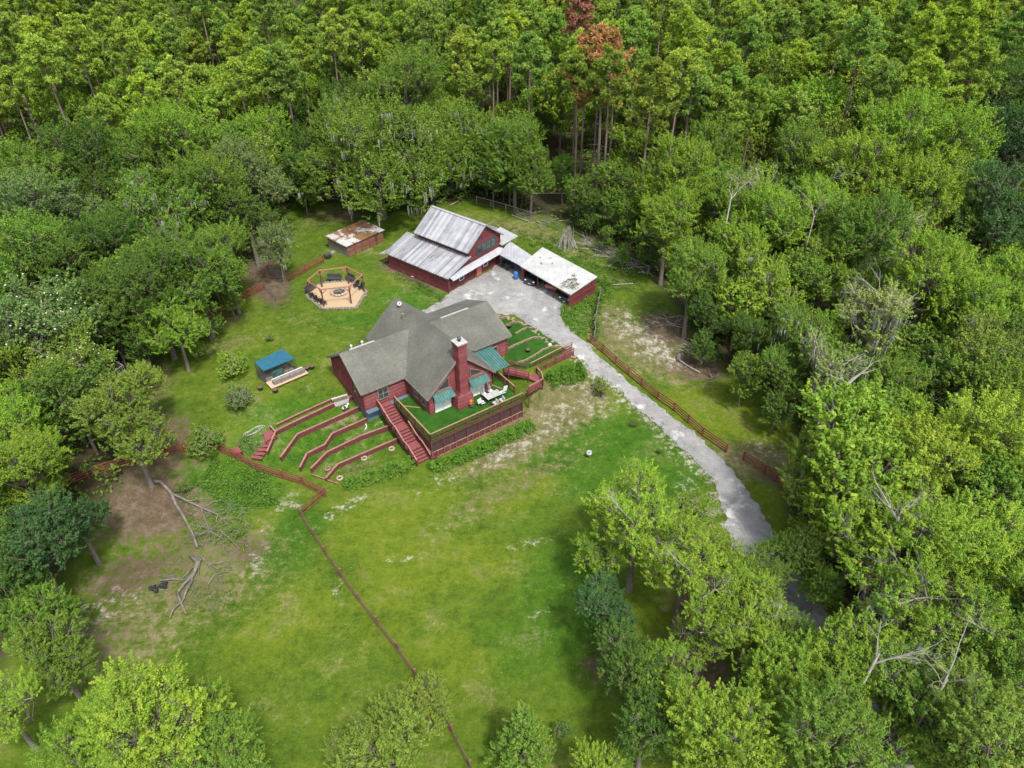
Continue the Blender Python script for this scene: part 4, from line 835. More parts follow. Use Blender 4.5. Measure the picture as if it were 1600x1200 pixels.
for i in range(6):
    a, b = tp[i], tp[(i+1) % 6]; ps.bar((a[0], a[1], 0), (a[0], a[1], 2.6), .16); bm.bar((a[0], a[1], 2.66), (b[0], b[1], 2.66), .09, .14)
    k1 = lerp(a, b, .18); k0 = (a[0], a[1], 1.95); bm.bar(k0, (k1[0], k1[1], 2.55), .08, .12); k2 = lerp(a, tp[i-1], .18); bm.bar(k0, (k2[0], k2[1], 2.55), .08, .12)
each(ps, 'post', M['rail'], fp); each(bm, 'beam', simple('tan_red_beam', (.27, .125, .08), .8, var=.2), fp)
ring = empty('fire_ring', (fc[0]+.15, fc[1]+.1, fc[2]+.1), 0, 'round stone fire ring in the middle of the gravel pad', 'fire ring'); m_ = MB()
for k in range(14): a = k*2*math.pi/14; m_.ball((1.0*math.cos(a), 1.0*math.sin(a), .15), (.25, .22, .2), 7, 5, .15, rng)
m_.build('stones', M['stone'], ring); MB().tube([(0, 0, 0), (0, 0, .08)], [.8, .8], 14).build('ash_bed', M['darkm'], ring)
MB().bar((-.5, -.2, .2), (.5, .3, .25), .12).bar((-.3, .4, .2), (.4, -.4, .3), .12).build('logs', M['grey_wood'], ring)
def bench(px, py, rz_, L_, label):
    x, y, z_ = at(px, py); e = empty('bench_swing', (x, y, z_+.1), rz_, label, 'bench', 'dark bench swings round the fire pit')
    MB().box(-L_/2, L_/2, -.3, .3, .42, .5).build('seat', M['darkm'], e); b = MB().bar((-L_/2, .3, .75), (L_/2, .3, .75), .06, .5); b.build('backrest', M['darkm'], e)
    for s in (-1, 1): MB().bar((s*L_/2, -.3, .7), (s*L_/2, .3, .7), .06).bar((s*L_/2, -.28, 0), (s*L_/2, -.28, .7), .06).bar((s*L_/2, .28, 0), (s*L_/2, .28, 1.0), .06).build('arm', M['darkm'], e)
    return e
bench(523, 440, 0, 1.9, 'dark bench swing at the far side of the fire pit'); bench(486, 456, 1.2, 1.7, 'dark bench swing at the left corner of the fire pit'); bench(548, 440, -.7, 1.3, 'dark bench swing at the back right of the fire pit')
def garden_chair(px, py, rz_, m, label, group):
    x, y, z_ = at(px, py); e = empty('garden_chair', (x, y, z_+.1), rz_, label, 'chair', group)
    MB().box(-.28, .28, -.28, .28, .38, .44).build('seat', m, e); MB().bar((-.0, .28, .42), (-.0, .45, 1.0), .56, .05).build('backrest', m, e)
    for sx_ in (-1, 1):
        for sy in (-1, 1): MB().bar((sx_*.25, sy*.25, 0), (sx_*.25, sy*.25, .4), .05).build('leg', m, e)
        MB().bar((sx_*.28, -.25, .62), (sx_*.28, .32, .62), .06, .04).build('armrest', m, e)
    return e
for i, (px, py, r_, lb) in enumerate([(493, 468, 1.9, 'black chair nearest the left swing at the fire pit'), (499, 473, 2.1, 'middle black chair of three left of the fire ring'), (507, 477, 2.3, 'black chair nearest the front corner of the fire pit'),
                                   (556, 450, -.9, 'black chair nearest the back swing right of the fire ring'), (564, 453, -1.1, 'black chair at the right corner of the fire pit')]):
    garden_chair(px, py, r_, M['black'], lb, 'black chairs round the fire pit')
# ------------------------------------------------------------------ blue roofed coop
c0 = [rp(*q) for q in ((412, 579.6, 4.3), (460, 560, 4.3), (441.5, 545, 4.7), (397.5, 566, 4.7))]
gz = at(432, 590)[2]; d0 = c0[0]
dz = 2.05
c0 = [rp(412, 579.6, gz+1.9), rp(460, 560, gz+1.9), rp(441.5, 545, gz+2.3), rp(397.5, 566, gz+2.3)]; d0 = c0[0]
cc_ = empty('animal_coop', (d0[0], d0[1], gz), 0, 'wire mesh coop with a blue tarpaulin roof and wooden base on the back lawn', 'coop')
rl_ = lambda p: (p[0]-d0[0], p[1]-d0[1], p[2]-gz)
q = [rl_(p) for p in c0]; MB().slab(q, .05).build('roof', M['tarp'], cc_)
fm = MB()
for i in range(4):
    a, b = q[i], q[(i+1) % 4]; fm.bar((a[0], a[1], 0), a, .07)
    for z_ in (.3, 1.1): fm.bar((a[0], a[1], z_), (b[0], b[1], z_), .05)
    for k in range(1, 4): f = lerp(a, b, k/4); fm.bar((f[0], f[1], .2), (f[0], f[1], f[2]-.05), .04)
fm.build('frame', M['darkm'], cc_)
mh = MB()
for i in range(4):
    a, b = q[i], q[(i+1) % 4]
    for k in range(16): f = lerp(a, b, k/16); mh.bar((f[0], f[1], .2), (f[0], f[1], f[2]-.05), .012)
mh.build('mesh', M['darkm'], cc_)
MB().slab([(p[0], p[1], .2) for p in q], .25).build('floor', M['grey_wood'], cc_)
MB().box(.5, 1.6, .9, 1.7, .2, 1.0).build('nest_box', M['greenm'], cc_)
u_ = Vector(q[1])-Vector(q[0]); u_.z = 0; un = u_.normalized(); pn = Vector((un.y, -un.x, 0))
o1 = Vector((q[0][0], q[0][1], 0))
def U(a, b, z_): v_ = o1+un*a+pn*b; return (v_.x, v_.y, z_)
Lc = u_.length
MB().slab([U(-.1, .05, .35), U(-.1, 1.5, .35), U(Lc+.7, 1.5, .35), U(Lc+.7, .05, .35)], .1).build('front_step', simple('pinkish_wood', (.4, .27, .2), .8, var=.2), cc_)
tb = MB().bar(U(.4, 1.0, .62), U(Lc+.5, 1.0, .62), .5, .45); tb.build('planter_box', M['grey_wood'], cc_); MB().bar(U(.4, .7, .88), U(Lc+.4, .7, .88), .08, .06).build('white_edge', M['white'], cc_)
for (a_, b_, lb) in ((-1.0, .5, 'black tub left of the blue roofed coop'), (.1, 2.0, 'black tub in front of the blue roofed coop'), (Lc+1.6, .6, 'black tub right of the blue roofed coop'), (Lc+1.0, .5, 'low black crate touching the right of the coop step')):
    p = U(a_, b_, 0); e = empty('tub', (p[0]+d0[0], p[1]+d0[1], float(hgt(p[0]+d0[0], p[1]+d0[1]))), 0, lb, 'tub', 'black tubs round the coop')
    MB().tube([(0, 0, 0), (0, 0, .3), (0, 0, .42)], [.24, .3, .34], 10).build('body', M['black'], e); MB().tube([(0, 0, .42), (0, 0, .44)], [.28, .28], 10).build('soil', M['soil'], e)
# ------------------------------------------------------------------ small things by the house
x, y, z = at(533, 630); pl = empty('planter_tub', (x, y, z), .5, 'white rectangular planter tub filled with dark soil on the terrace wall', 'planter')
MB().add([(-.75, -.32, 0), (.75, -.32, 0), (.75, .32, 0), (-.75, .32, 0), (-.9, -.45, .7), (.9, -.45, .7), (.9, .45, .7), (-.9, .45, .7)], [(0, 3, 2, 1), (0, 1, 5, 4), (1, 2, 6, 5), (2, 3, 7, 6), (3, 0, 4, 7)]).build('body', M['white'], pl)
MB().box(-.8, .8, -.36, .36, .5, .58).build('soil', M['soil'], pl)
x, y, z = at(540, 641); og = empty('garden_ornament', (x, y, z), .8, 'black and white animal ornament below the white planter tub', 'ornament')
MB().ball((0, 0, .42), (.42, .2, .22), 10, 7).ball((.42, 0, .62), (.17, .13, .14), 8, 6).build('body', M['white'], og, True); mm = MB()
for a in (-.25, .25):
    for b in (-.1, .1): mm.bar((a, b, 0), (a, b, .4), .08)
mm.ball((-.1, -.06, .5), (.2, .17, .16), 8, 6); mm.build('patches', M['black'], og)
x, y, z = at(574, 668); MB_ = MB().tube([at(571, 662, .5), at(573, 667, .1), at(570, 672, .08)], [.07, .07, .07], 8).build('drain_pipe', M['white'], None, True); tag(MB_, 'pale drain pipe bending out at the foot of the blue foundation', 'pipe')
def torus(mb, c, R, r, n=14, m=8):
    vs = []; 
    for i in range(n):
        for j in range(m):
            a = 2*math.pi*i/n; b = 2*math.pi*j/m; vs.append((c[0]+(R+r*math.cos(b))*math.cos(a), c[1]+(R+r*math.cos(b))*math.sin(a), c[2]+r*math.sin(b)))
    mb.add(vs, [(i*m+j, ((i+1) % n)*m+j, ((i+1) % n)*m+(j+1) % m, i*m+(j+1) % m) for i in range(n) for j in range(m)])
for px, py, lb in ((512, 733, 'tan tyre ring lying beside the zigzag wall end'), (569, 717, 'old tyre half buried on the lowest terrace'), (531, 748, 'old tyre near the hedge end of the terraces'), (612, 702, 'old tyre lying close to the deck stairs')):
    x, y, z = at(px, py); m_ = MB(); torus(m_, (0, 0, .1), .27, .1); o = m_.build('old_tyre', M['cap'] if px == 512 else M['stone'], None, True); o.location = (x, y, z); tag(o, lb, 'tyre', 'tyres on the left terraces')
# patio set
fxy = lambda u, v: to_xy(u, v)+(FL,)
tx, ty, _ = fxy(3.0, -1.55); tb = empty('patio_table', (tx, ty, FL), HY, 'rectangular beige patio table on the green deck', 'table')
MB().box(-.95, .95, -.5, .5, .7, .745).build('table_top', M['concrete'], tb, bevel=.015)
for a in (-.85, .85):
    for b in (-.42, .42): MB().bar((a, b, 0), (a, b, .7), .05).build('leg', M['darkm'], tb)
def patio_chair(u, v, rz_, label):
    x, y, _ = fxy(u, v); e = empty('patio_chair', (x, y, FL), HY+rz_, label, 'chair', 'patio chairs round the deck table')
    MB().box(-.26, .26, -.26, .26, .4, .45).build('seat', M['white'], e); MB().bar((0, .26, .45), (0, .42, 1.1), .52, .04).build('backrest', M['white'], e)
    fr = MB()
    for s in (-1, 1): fr.bar((s*.28, -.28, 0), (s*.28, -.28, .62), .035).bar((s*.28, .3, 0), (s*.28, .3, .62), .035).bar((s*.28, -.3, .64), (s*.28, .36, .64), .05, .03)
    fr.build('frame', M['darkm'], e)
for a in ((2.5, -.6, 0, 'white backed patio chair behind the table nearest the chimney'), (3.4, -.55, 0, 'white backed patio chair behind the table, right of its twin'), (4.4, -1.5, -1.57, 'tall white patio chair at the right end of the table'),
          (1.5, -1.7, 1.57, 'low patio chair at the left end of the table'), (2.6, -2.6, 3.2, 'patio chair in front of the table, left one'), (3.5, -2.6, 3.1, 'patio chair in front of the table, right one')): patio_chair(*a)
x, y = to_xy(.35, -1.35); pt = empty('potted_plant', (x, y, FL), 0, 'small plant with orange leaves in a dark pot at the chimney foot', 'plant'); MB().tube([(0, 0, 0), (0, 0, .3)], [.16, .22], 10).build('pot', M['darkm'], pt); m_ = MB(); rng = random.Random(3)
for i in range(40):
    a = rng.uniform(0, 6.28); q = Vector((math.cos(a)*.22*rng.random(), math.sin(a)*.22*rng.random(), rng.uniform(.3, .95))); m_.bar(q, q+Vector((rng.gauss(0, .06), rng.gauss(0, .06), .16)), .05, .02)
m_.build('leaves', M['orange'], pt)
for a, b, lb in (((-6.0, 3.6), (-4.3, 1.9), 'long tan board lying on the left strip of the deck'), ((4.3, .9), (5.2, -1.2), 'long tan board lying near the right edge of the deck')):
    p = fxy(*a); q = fxy(*b); o = MB().bar((p[0], p[1], FL+.04), (q[0], q[1], FL+.04), .12, .05).build('loose_board', M['tan'], None); tag(o, lb, 'board')
# utility pole at the right
x, y, z = at(1254, 742); up = empty('utility_pole', (x, y, z), 0, 'slim grey utility pole with a white lamp hood beside the big leaning trunk', 'pole')
MB().tube([(0, 0, 0), (.3, .2, 8.2)], [.15, .11], 8).build('pole', M['deadwood'], up); MB().bar((.3, .2, 7.6), (1.2, .1, 8.0), .06).bar((-.3, .2, 7.4), (.9, .2, 7.4), .09).build('cross_arm', M['darkm'], up)
MB().tube([(.25, .45, 6.2), (.25, .45, 7.0)], [.22, .22], 10).build('transformer', M['white'], up, True); MB().ball((1.2, .1, 7.95), (.25, .2, .12), 8, 6).build('lamp_head', M['white'], up)
# dog pens under the left trees
for (pts, lb) in (([(140, 590), (168, 574), (200, 590), (168, 612)], 'wire pen with a grey panel roof under the left trees'), ([(108, 625), (135, 612), (165, 640), (135, 655)], 'wire pen in deep shade beside the flowering tree')):
    A = [at(*p) for p in pts]; o = A[0]; e = empty('animal_pen', o, 0, lb, 'pen'); Q = [(p[0]-o[0], p[1]-o[1]) for p in A]; f_ = MB()
    for i in range(4):
        a, b = Q[i], Q[(i+1) % 4]
        for z_ in (.05, 1.8): f_.bar((a[0], a[1], z_), (b[0], b[1], z_), .05)
        for k in range(9): f_.bar((a[0]+(b[0]-a[0])*k/9, a[1]+(b[1]-a[1])*k/9, 0), (a[0]+(b[0]-a[0])*k/9, a[1]+(b[1]-a[1])*k/9, 1.8), .05 if k % 4 == 0 else .015)
    f_.build('wire_frame', M['concrete'], e); c_ = Q[1]; d_ = Q[2]; mx, my = (Q[0][0]+Q[2][0])/2, (Q[0][1]+Q[2][1])/2
    MB().slab([(c_[0], c_[1], 1.9), ((c_[0]+Q[0][0])/2, (c_[1]+Q[0][1])/2, 1.85), (mx, my, 1.8), ((c_[0]+d_[0])/2, (c_[1]+d_[1])/2, 1.85)], .04).build('roof_panel', M['concrete'], e)
x, y, z = at(168, 612); kb = empty('kennel', (x, y, z), .5, 'small grey kennel box between the two wire pens', 'kennel'); MB().box(-.6, .6, -.5, .5, 0, .7).build('wall', M['grey_wood'], kb); MB().slab([(-.7, -.6, .95), (.7, -.6, .95), (.7, .6, .7), (-.7, .6, .7)], .05).build('roof', M['concrete'], kb)
rd = random.Random(31)
def pot(px, py, r_, h_, m, label, name='flower_pot', cat='pot', up=0.0):
    x, y, z = at(px, py); e = empty(name, (x, y, z+up), 0, label, cat); MB().tube([(0, 0, 0), (0, 0, h_*.9), (0, 0, h_)], [r_*.75, r_, r_*1.06], 12).build('body', m, e, True); MB().tube([(0, 0, h_), (0, 0, h_+.01)], [r_*.9, r_*.9], 12).build('soil', M['soil'], e)
pot(825, 550, .3, .4, M['black'], 'round black pot standing on the widest right terrace'); pot(794, 512, .45, .5, M['black'], 'dark tub at the bend of the fourth tan edging', 'tub', 'tub')
pot(605, 409, .3, .45, M['redpaint'], 'red bucket by the back left corner of the barn', 'bucket', 'bucket'); pot(610, 415, .25, .35, M['white'], 'white bucket by the back left corner of the barn', 'bucket', 'bucket'); pot(645, 434, .22, .3, M['white'], 'white pot in the planting along the barn side wall')
pot(640, 429, .22, .3, M['stone'], 'tan pot in the planting along the barn side wall'); pot(501, 482, .2, .25, M['white'], 'white pot at the front edge of the fire pit'); pot(571, 463, .22, .25, M['white'], 'white pot at the right corner of the fire pit')
x, y, z = at(859, 541); o = MB().ball((0, 0, .2), (.25, .25, .25), 10, 8).build('white_ball', M['white'], None, True); o.location = (x, y, z); tag(o, 'white ball lying near the road end of the right terraces', 'ball')
m_ = MB(); P_ = []
for k in range(60): a = k*.35; rr = .9+.25*math.sin(k*.7); P_.append((rr*1.6*math.cos(a)+k*.02, rr*.7*math.sin(a), .1+.05*math.sin(k)))
m_.tube(P_, [.035]*60, 5); o = m_.build('garden_hose', M['concrete'], None); o.location = at(392, 676); o.rotation_euler = (0, 0, .6); o.scale = (.6, .6, 1); tag(o, 'tangled pale garden hose beside the red platform', 'hose')
# ================================================================== vegetation
def leaf_quads(C, Nn, s, rg, asp=.55):
    """rhombic leaves: centres C (n,3), preferred normals Nn (n,3), length s (n,)"""
    n = len(C); nr = Nn+rg.normal(0, .5, (n, 3)); nr /= np.linalg.norm(nr, axis=1)[:, None]+1e-9
    a = rg.normal(0, 1, (n, 3)); a -= (a*nr).sum(1)[:, None]*nr; a /= np.linalg.norm(a, axis=1)[:, None]+1e-9; b = np.cross(nr, a)
    s = s[:, None]; V = np.stack([C-a*s*.5, C-b*s*asp*.5+a*s*.05, C+a*s*.5, C+b*s*asp*.5+a*s*.05], 1)
    return V.reshape(-1, 3)
def quad_mesh(name, V, tint, m):
    me = bpy.data.meshes.new(name); n = len(V)//4; me.from_pydata(V.tolist(), [], np.arange(n*4).reshape(n, 4).tolist())
    at_ = me.attributes.new('tint', 'FLOAT', 'FACE'); at_.data.foreach_set('value', tint.astype(np.float32)); me.materials.append(m); return me
def clumps(rg, centres, outward, cr, per, ls, flat=.55, upb=.5, tv=.18, spray=False):
    n = len(centres)
    if spray: per = max(8, int(per*.62))
    idx = np.repeat(np.arange(n), per); k = len(idx); p = rg.normal(0, 1, (k, 3)); p /= np.linalg.norm(p, axis=1)[:, None]
    r = cr[idx][:, None]
    if spray:
        ax_ = outward*.75+np.array([0, 0, .65])+rg.normal(0, .32, (n, 3)); ax_ /= np.linalg.norm(ax_, axis=1)[:, None]; ax_ = ax_[idx]
        u = rg.uniform(0, 1, (k, 1)); p = p*rg.uniform(.2, 1, (k, 1)); C = centres[idx]+ax_*(u-.35)*r*1.75+p*r*(.62*(1-u)+.1)*np.array([1, 1, .7])
        Nn = p*.8+ax_*.25+np.array([0, 0, upb+.35])
    else:
        p *= rg.uniform(.35, 1, (k, 1))**.5; p[:, 2] *= flat; p[:, 2] -= .3*(p[:, 0]**2+p[:, 1]**2)
        C = centres[idx]+p*r; Nn = outward[idx]*.35+np.array([0, 0, upb+.25])+p*.75
    tint = np.clip(rg.normal(.5, tv, n)[idx]+rg.normal(0, .13, k), 0, 1)
    return leaf_quads(C, Nn, ls*rg.uniform(.6, 1.35, k), rg), tint
def lobes(rg, R, Hc, n, shape):
    out = []
    for i in range(n):
        a = rg.uniform(0, 2*math.pi) if n < 4 else (i*2.4+rg.uniform(-.5, .5)); f = (i+.5)/n
        if shape == 'cone': z_ = -Hc*.8+1.7*Hc*f; q = R*(.66*(1-f)+.05)*rg.uniform(.7, 1); r = R*(.48-.26*f)
        elif shape == 'flat': q = R*math.sqrt(f)*.8; z_ = Hc*(.45*(1-f*1.1)+rg.uniform(-.2, .2)); r = R*rg.uniform(.24, .34)
        elif shape == 'tall': z_ = Hc*rg.uniform(-.7, .75); q = R*.55*math.sqrt(max(.05, 1-(z_/Hc)**2))*rg.uniform(.6, 1.1); r = R*rg.uniform(.34, .5)
        else: z_ = Hc*rg.uniform(-.62, .68); q = R*.7*math.sqrt(max(.1, 1-(z_/Hc)**2))*rg.uniform(.35, 1.12); r = R*rg.uniform(.17, .4)
        out.append((q*math.cos(a), q*math.sin(a), z_, r))
    return out
def tree_variant(seed, R=6.0, hc=11.0, Hc=5.0, nl=13, shape='round', dens=1.0, cr=(.4, 1.25), per=84, ls=.26, gap=.0, moss=0, dead=0, flowers=0, trunkr=.34, bark='bark', lean=0.0, upb=.5, tv=.18, drop=0.0):
    rg = np.random.RandomState(seed); rd = random.Random(seed); LB = lobes(rg, R, Hc, nl, shape); cen = []; out = []
    for (x, y, z_, r) in LB:
        if rg.rand() < gap: continue
        n = int(dens*10*r*r)+5; d = rg.normal(0, 1, (n, 3)); d[:, 2] = np.where(d[:, 2] < -.7, -d[:, 2]*.6, d[:, 2]); d /= np.linalg.norm(d, axis=1)[:, None]
        P = np.array([x, y, z_])+d*r*rg.uniform(.6, 1.25, (n, 1))*np.array([1, 1, .9])
        keep = np.ones(n, bool)
        for (x2, y2, z2, r2) in LB:
            if (x2, y2, z2) != (x, y, z_): keep &= np.linalg.norm((P-np.array([x2, y2, z2])), axis=1) > r2*.62
        cen.append(P[keep]); out.append(d[keep])
    cen = np.vstack(cen); out = np.vstack(out); cen[:, 2] += hc
    if drop: cen[:, 2] -= drop*np.hypot(cen[:, 0], cen[:, 1])**2/R
    crr = cr[0]+(cr[1]-cr[0])*rg.rand(len(cen))**1.3; V, tint = clumps(rg, cen, out, crr, per, ls, upb=upb, tv=tv, spray=True)
    crown = quad_mesh('crown', V, tint, M['leaf'])
    tb = MB(); base = hc-Hc*.55
    kink = Vector((rd.gauss(0, .3), rd.gauss(0, .3), 0)); top = Vector((lean*.5, 0, base))+kink
    tb.tube([(0, 0, -.4), (0, 0, .1), kink*.4+Vector((lean*.2, 0, base*.5)), top], [trunkr*1.7, trunkr*1.15, trunkr*.9, trunkr*.75], 9)
    for (x, y, z_, r) in LB:
        e_ = Vector((x, y, hc+z_)); m_ = top.lerp(e_, .5)+Vector((rd.gauss(0, .3), rd.gauss(0, .3), rd.uniform(-.6, .2)))
        tb.tube([top-Vector((0, 0, .5)), m_, e_], [trunkr*.55, trunkr*.34, trunkr*.16], 6)
        near = sorted(range(len(cen)), key=lambda i: (cen[i][0]-e_.x)**2+(cen[i][1]-e_.y)**2+(cen[i][2]-e_.z)**2)[:60:6]
        for i in near:
            q = Vector(cen[i]); tb.tube([e_.lerp(m_, rd.uniform(0, .4)), q.lerp(e_, .4)+Vector((0, 0, .2)), q], [trunkr*.13, .045, .02], 4)
    parts = [('trunk', tb.mesh('trunk', M[bark], True)), ('crown', crown)]
    if moss:
        n = moss; ids = rg.choice(len(cen), n); Vm = []
        for i in ids:
            c = cen[i]-np.array([0, 0, .3]); ln = rg.uniform(.8, 2.6)
            for k in range(7):
                o_ = rg.normal(0, .22, 3); o_[2] = 0; a = rg.uniform(0, 3.14); w_ = rg.uniform(.05, .13); dx_, dy_ = math.cos(a)*w_, math.sin(a)*w_; l2 = ln*rg.uniform(.4, 1)
                Vm += [c+o_+np.array([dx_, dy_, 0]), c+o_-np.array([dx_, dy_, 0]), c+o_-np.array([dx_*.5, dy_*.5, l2*.6]), c+o_+np.array([.05, 0, -l2])]
        Vm = np.array(Vm); parts.append(('hanging_moss', quad_mesh('hanging_moss', Vm, np.full(len(Vm)//4, .5), M['moss'])))
    if dead:
        for i in range(dead):
            db = MB()
            a = rd.uniform(0, 6.28); st_ = Vector(LB[i % len(LB)][:3])+Vector((0, 0, hc)); ln = R*rd.uniform(.6, 1.05)
            d_ = Vector((math.cos(a), math.sin(a), rd.uniform(.1, .9))).normalized(); branch(db, st_, d_, ln*.8, .09, 3, rd)
            parts.append(('bare_limb', db.mesh('bare_limb', M['deadwood'])))
    if flowers:
        ids = rg.choice(len(cen), flowers); m_ = MB()
        for i in ids: c = cen[i]+out[i]*crr[i]*.8; m_.ball((c[0], c[1], c[2]+.15), (.11, .11, .08), 6, 4)
        parts.append(('blossoms', m_.mesh('blossoms', M['flower'])))
    return dict(parts=parts, R=R, hc=hc)
def branch(mb, p, d, ln, r, depth, rd, droop=.0, n=5):
    pts = [p]; rad = [r]; dd = d.copy()
    for k in range(4):
        dd = (dd+Vector((rd.gauss(0, .16), rd.gauss(0, .16), rd.gauss(0, .12)-droop))).normalized(); pts.append(pts[-1]+dd*ln/4); rad.append(r*(1-.19*(k+1)))
    mb.tube(pts, rad, n)
    if depth > 0:
        for k in range(rd.randint(3, 5)):
            i = rd.randint(1, 4); q = (dd+Vector((rd.gauss(0, .65), rd.gauss(0, .65), rd.gauss(0, .4)))).normalized(); branch(mb, pts[i], q, ln*rd.uniform(.35, .6), rad[i]*.6, depth-1, rd, droop, 4)
def pine_variant(seed, H=22.0, R=3.1, tufts=150, per=70, start=.62, dens=1.0):
    rg = np.random.RandomState(seed); rd = random.Random(seed); tb = MB(); lx, ly = rd.gauss(0, .5), rd.gauss(0, .5)
    def ax(z_): return Vector((lx*(z_/H)**2, ly*(z_/H)**2, z_))
    tb.tube([ax(-.4)]+[ax(H*k/6) for k in range(7)], [.24, .22, .2, .18, .155, .13, .08, .03], 7); cen = []
    nb = tufts//5
    for i in range(nb):
        f = (i+.5)/nb; z_ = H*(start+(1-start)*f**.8)-rd.uniform(0, .6); a = i*2.4+rd.uniform(-.4, .4)
        ln = R*(math.sin(math.pi*min(1, .26+f*.72))**.8)*rd.uniform(.5, 1.15); p = ax(z_); e_ = p+Vector((math.cos(a)*ln, math.sin(a)*ln, ln*rd.uniform(.05, .45)))
        tb.tube([p, p.lerp(e_, .5)+Vector((0, 0, -.1)), e_], [.06, .04, .02], 4)
        for k in range(5):
            q = p.lerp(e_, rd.uniform(.45, 1.05)); cen.append((q.x+rd.gauss(0, .35), q.y+rd.gauss(0, .35), q.z+rd.gauss(0, .22)))
    for k in range(6): z_ = H*rd.uniform(.25, start); a = rd.uniform(0, 6.28); p = ax(z_); tb.tube([p, p+Vector((math.cos(a)*rd.uniform(.5, 1.6), math.sin(a)*rd.uniform(.5, 1.6), .2))], [.035, .012], 4)
    cen.append(tuple(ax(H))); cen = np.array(cen); n = len(cen); idx = np.repeat(np.arange(n), per); k = len(idx)
    d = rg.normal(0, 1, (k, 3)); d[:, 2] = d[:, 2]*.7+.35; d /= np.linalg.norm(d, axis=1)[:, None]; ln = rg.uniform(.3, .62, k)[:, None]*1.15
    C = cen[idx]; b = np.cross(d, rg.normal(0, .55, (k, 3))+np.array([0, 0, 1.0])); b /= np.linalg.norm(b, axis=1)[:, None]; w_ = .07
    V = np.stack([C+d*ln*.1, C+d*ln*.6-b*w_, C+d*ln, C+d*ln*.6+b*w_], 1).reshape(-1, 3); tint = np.clip(rg.normal(.5, .15, n)[idx]+rg.normal(0, .12, k), 0, 1)
    return dict(parts=[('trunk', tb.mesh('trunk', M['pinebark'], True)), ('crown', quad_mesh('crown', V, tint, M['needle']))], R=R, hc=H*.82)
V_ = {}
V_['b0'] = tree_variant(11, 6, 11, 5.0, 19, ls=.2, per=128, dens=1.0)
V_['b1'] = tree_variant(12, 6, 11.5, 5.4, 23, ls=.195, per=128, dens=1.05)
V_['b2'] = tree_variant(13, 5.5, 12, 6.6, 22, 'tall', ls=.2, per=128, dens=1.0)
V_['b3'] = tree_variant(14, 6.5, 10.5, 4.8, 25, ls=.2, per=124, dens=1.0, cr=(.4, 1.1))
V_['m0'] = tree_variant(21, 6, 11, 4.8, 15, ls=.25, per=72, moss=45, dead=3)           # mossy
V_['m1'] = tree_variant(22, 6, 11.5, 4.8, 13, ls=.25, per=64, gap=.2, moss=70, dead=6, cr=(.45, .85))  # thin, with bare limbs
V_['s0'] = tree_variant(23, 6.5, 13, 5.6, 22, ls=.19, per=118, gap=.1, dead=3, cr=(.45, 1.15), dens=.9, trunkr=.42)
V_['s1'] = tree_variant(24, 6.3, 13, 5.4, 20, ls=.19, per=118, gap=.12, dead=2, cr=(.4, 1.2), dens=.95, trunkr=.4)
V_['d0'] = tree_variant(31, 6, 10, 5, 16, ls=.22, per=90, cr=(.5, .9), dens=1.2, tv=.12)  # dense small leaved
V_['f0'] = tree_variant(41, 6, 10.5, 4.8, 16, ls=.3, per=62, flowers=130, dead=2, dens=1.0)
V_['c0'] = tree_variant(51, 3.6, 6.2, 5.2, 15, 'cone', ls=.22, per=70, cr=(.4, .7), dens=1.8, trunkr=.2)
V_['o0'] = tree_variant(61, 11, 10.5, 7.2, 44, 'round', ls=.26, per=74, cr=(.7, 1.2), dens=.95, moss=170, trunkr=.7, drop=.12)
V_['w0'] = tree_variant(71, 4, 6.5, 3.6, 11, 'tall', ls=.18, per=80, cr=(.35, .7), dens=1.5, moss=10, trunkr=.18, tv=.1)
V_['p0'] = pine_variant(81, 23, 3.5, 170, 76, .62); V_['p1'] = pine_variant(82, 26, 3.1, 150, 76, .7); V_['p2'] = pine_variant(83, 21, 3.9, 190, 76, .58); V_['p3'] = pine_variant(84, 24.5, 2.8, 120, 76, .74)
V_['u0'] = tree_variant(91, 4, 7.5, 5.0, 11, 'tall', ls=.34, per=46, cr=(.5, .95), dens=1.0, trunkr=.15)
V_['u1'] = tree_variant(92, 4.2, 8, 5.4, 12, 'tall', ls=.34, per=46, cr=(.5, .95), dens=1.0, trunkr=.15)
V_['g0'] = tree_variant(95, 1.5, 1.2, .95, 8, ls=.16, per=42, cr=(.25, .5), dens=4.5, trunkr=.06)
V_['g1'] = tree_variant(96, 1.6, 1.1, .8, 9, ls=.13, per=46, cr=(.2, .45), dens=4.5, trunkr=.06, tv=.1)
BRI, YEL, MID, DRK, BLU, OLV, PAL, GRY = (.16, .275, .027), (.195, .305, .03), (.112, .205, .026), (.07, .138, .02), (.048, .11, .033), (.15, .225, .032), (.21, .29, .08), (.12, .19, .055)
rt = random.Random(77); HERO = []
def jitc(c, j=.1): k = 1+rt.uniform(-j, j); return (c[0]*k*(1+rt.uniform(-.08, .08)), c[1]*k, c[2]*k, 1)
def place(var, x, y, s, kz=1.0, c=MID, name='tree', label=None, cat='tree', group=None, rz_=None, z0=None):
    v = V_[var]; e = empty(name, (x, y, float(hgt(x, y)) if z0 is None else z0), rt.uniform(0, 6.28) if rz_ is None else rz_, label, cat, group); e.scale = (s, s, s*kz)
    cc = jitc(c)
    for pn_, me_ in v['parts']:
        o = bpy.data.objects.new(pn_, me_); col.objects.link(o); o.parent = e
        if pn_ == 'crown': o.color = cc
        if pn_ in ('hanging_moss', 'blossoms'): o['kind'] = 'stuff'
    return e
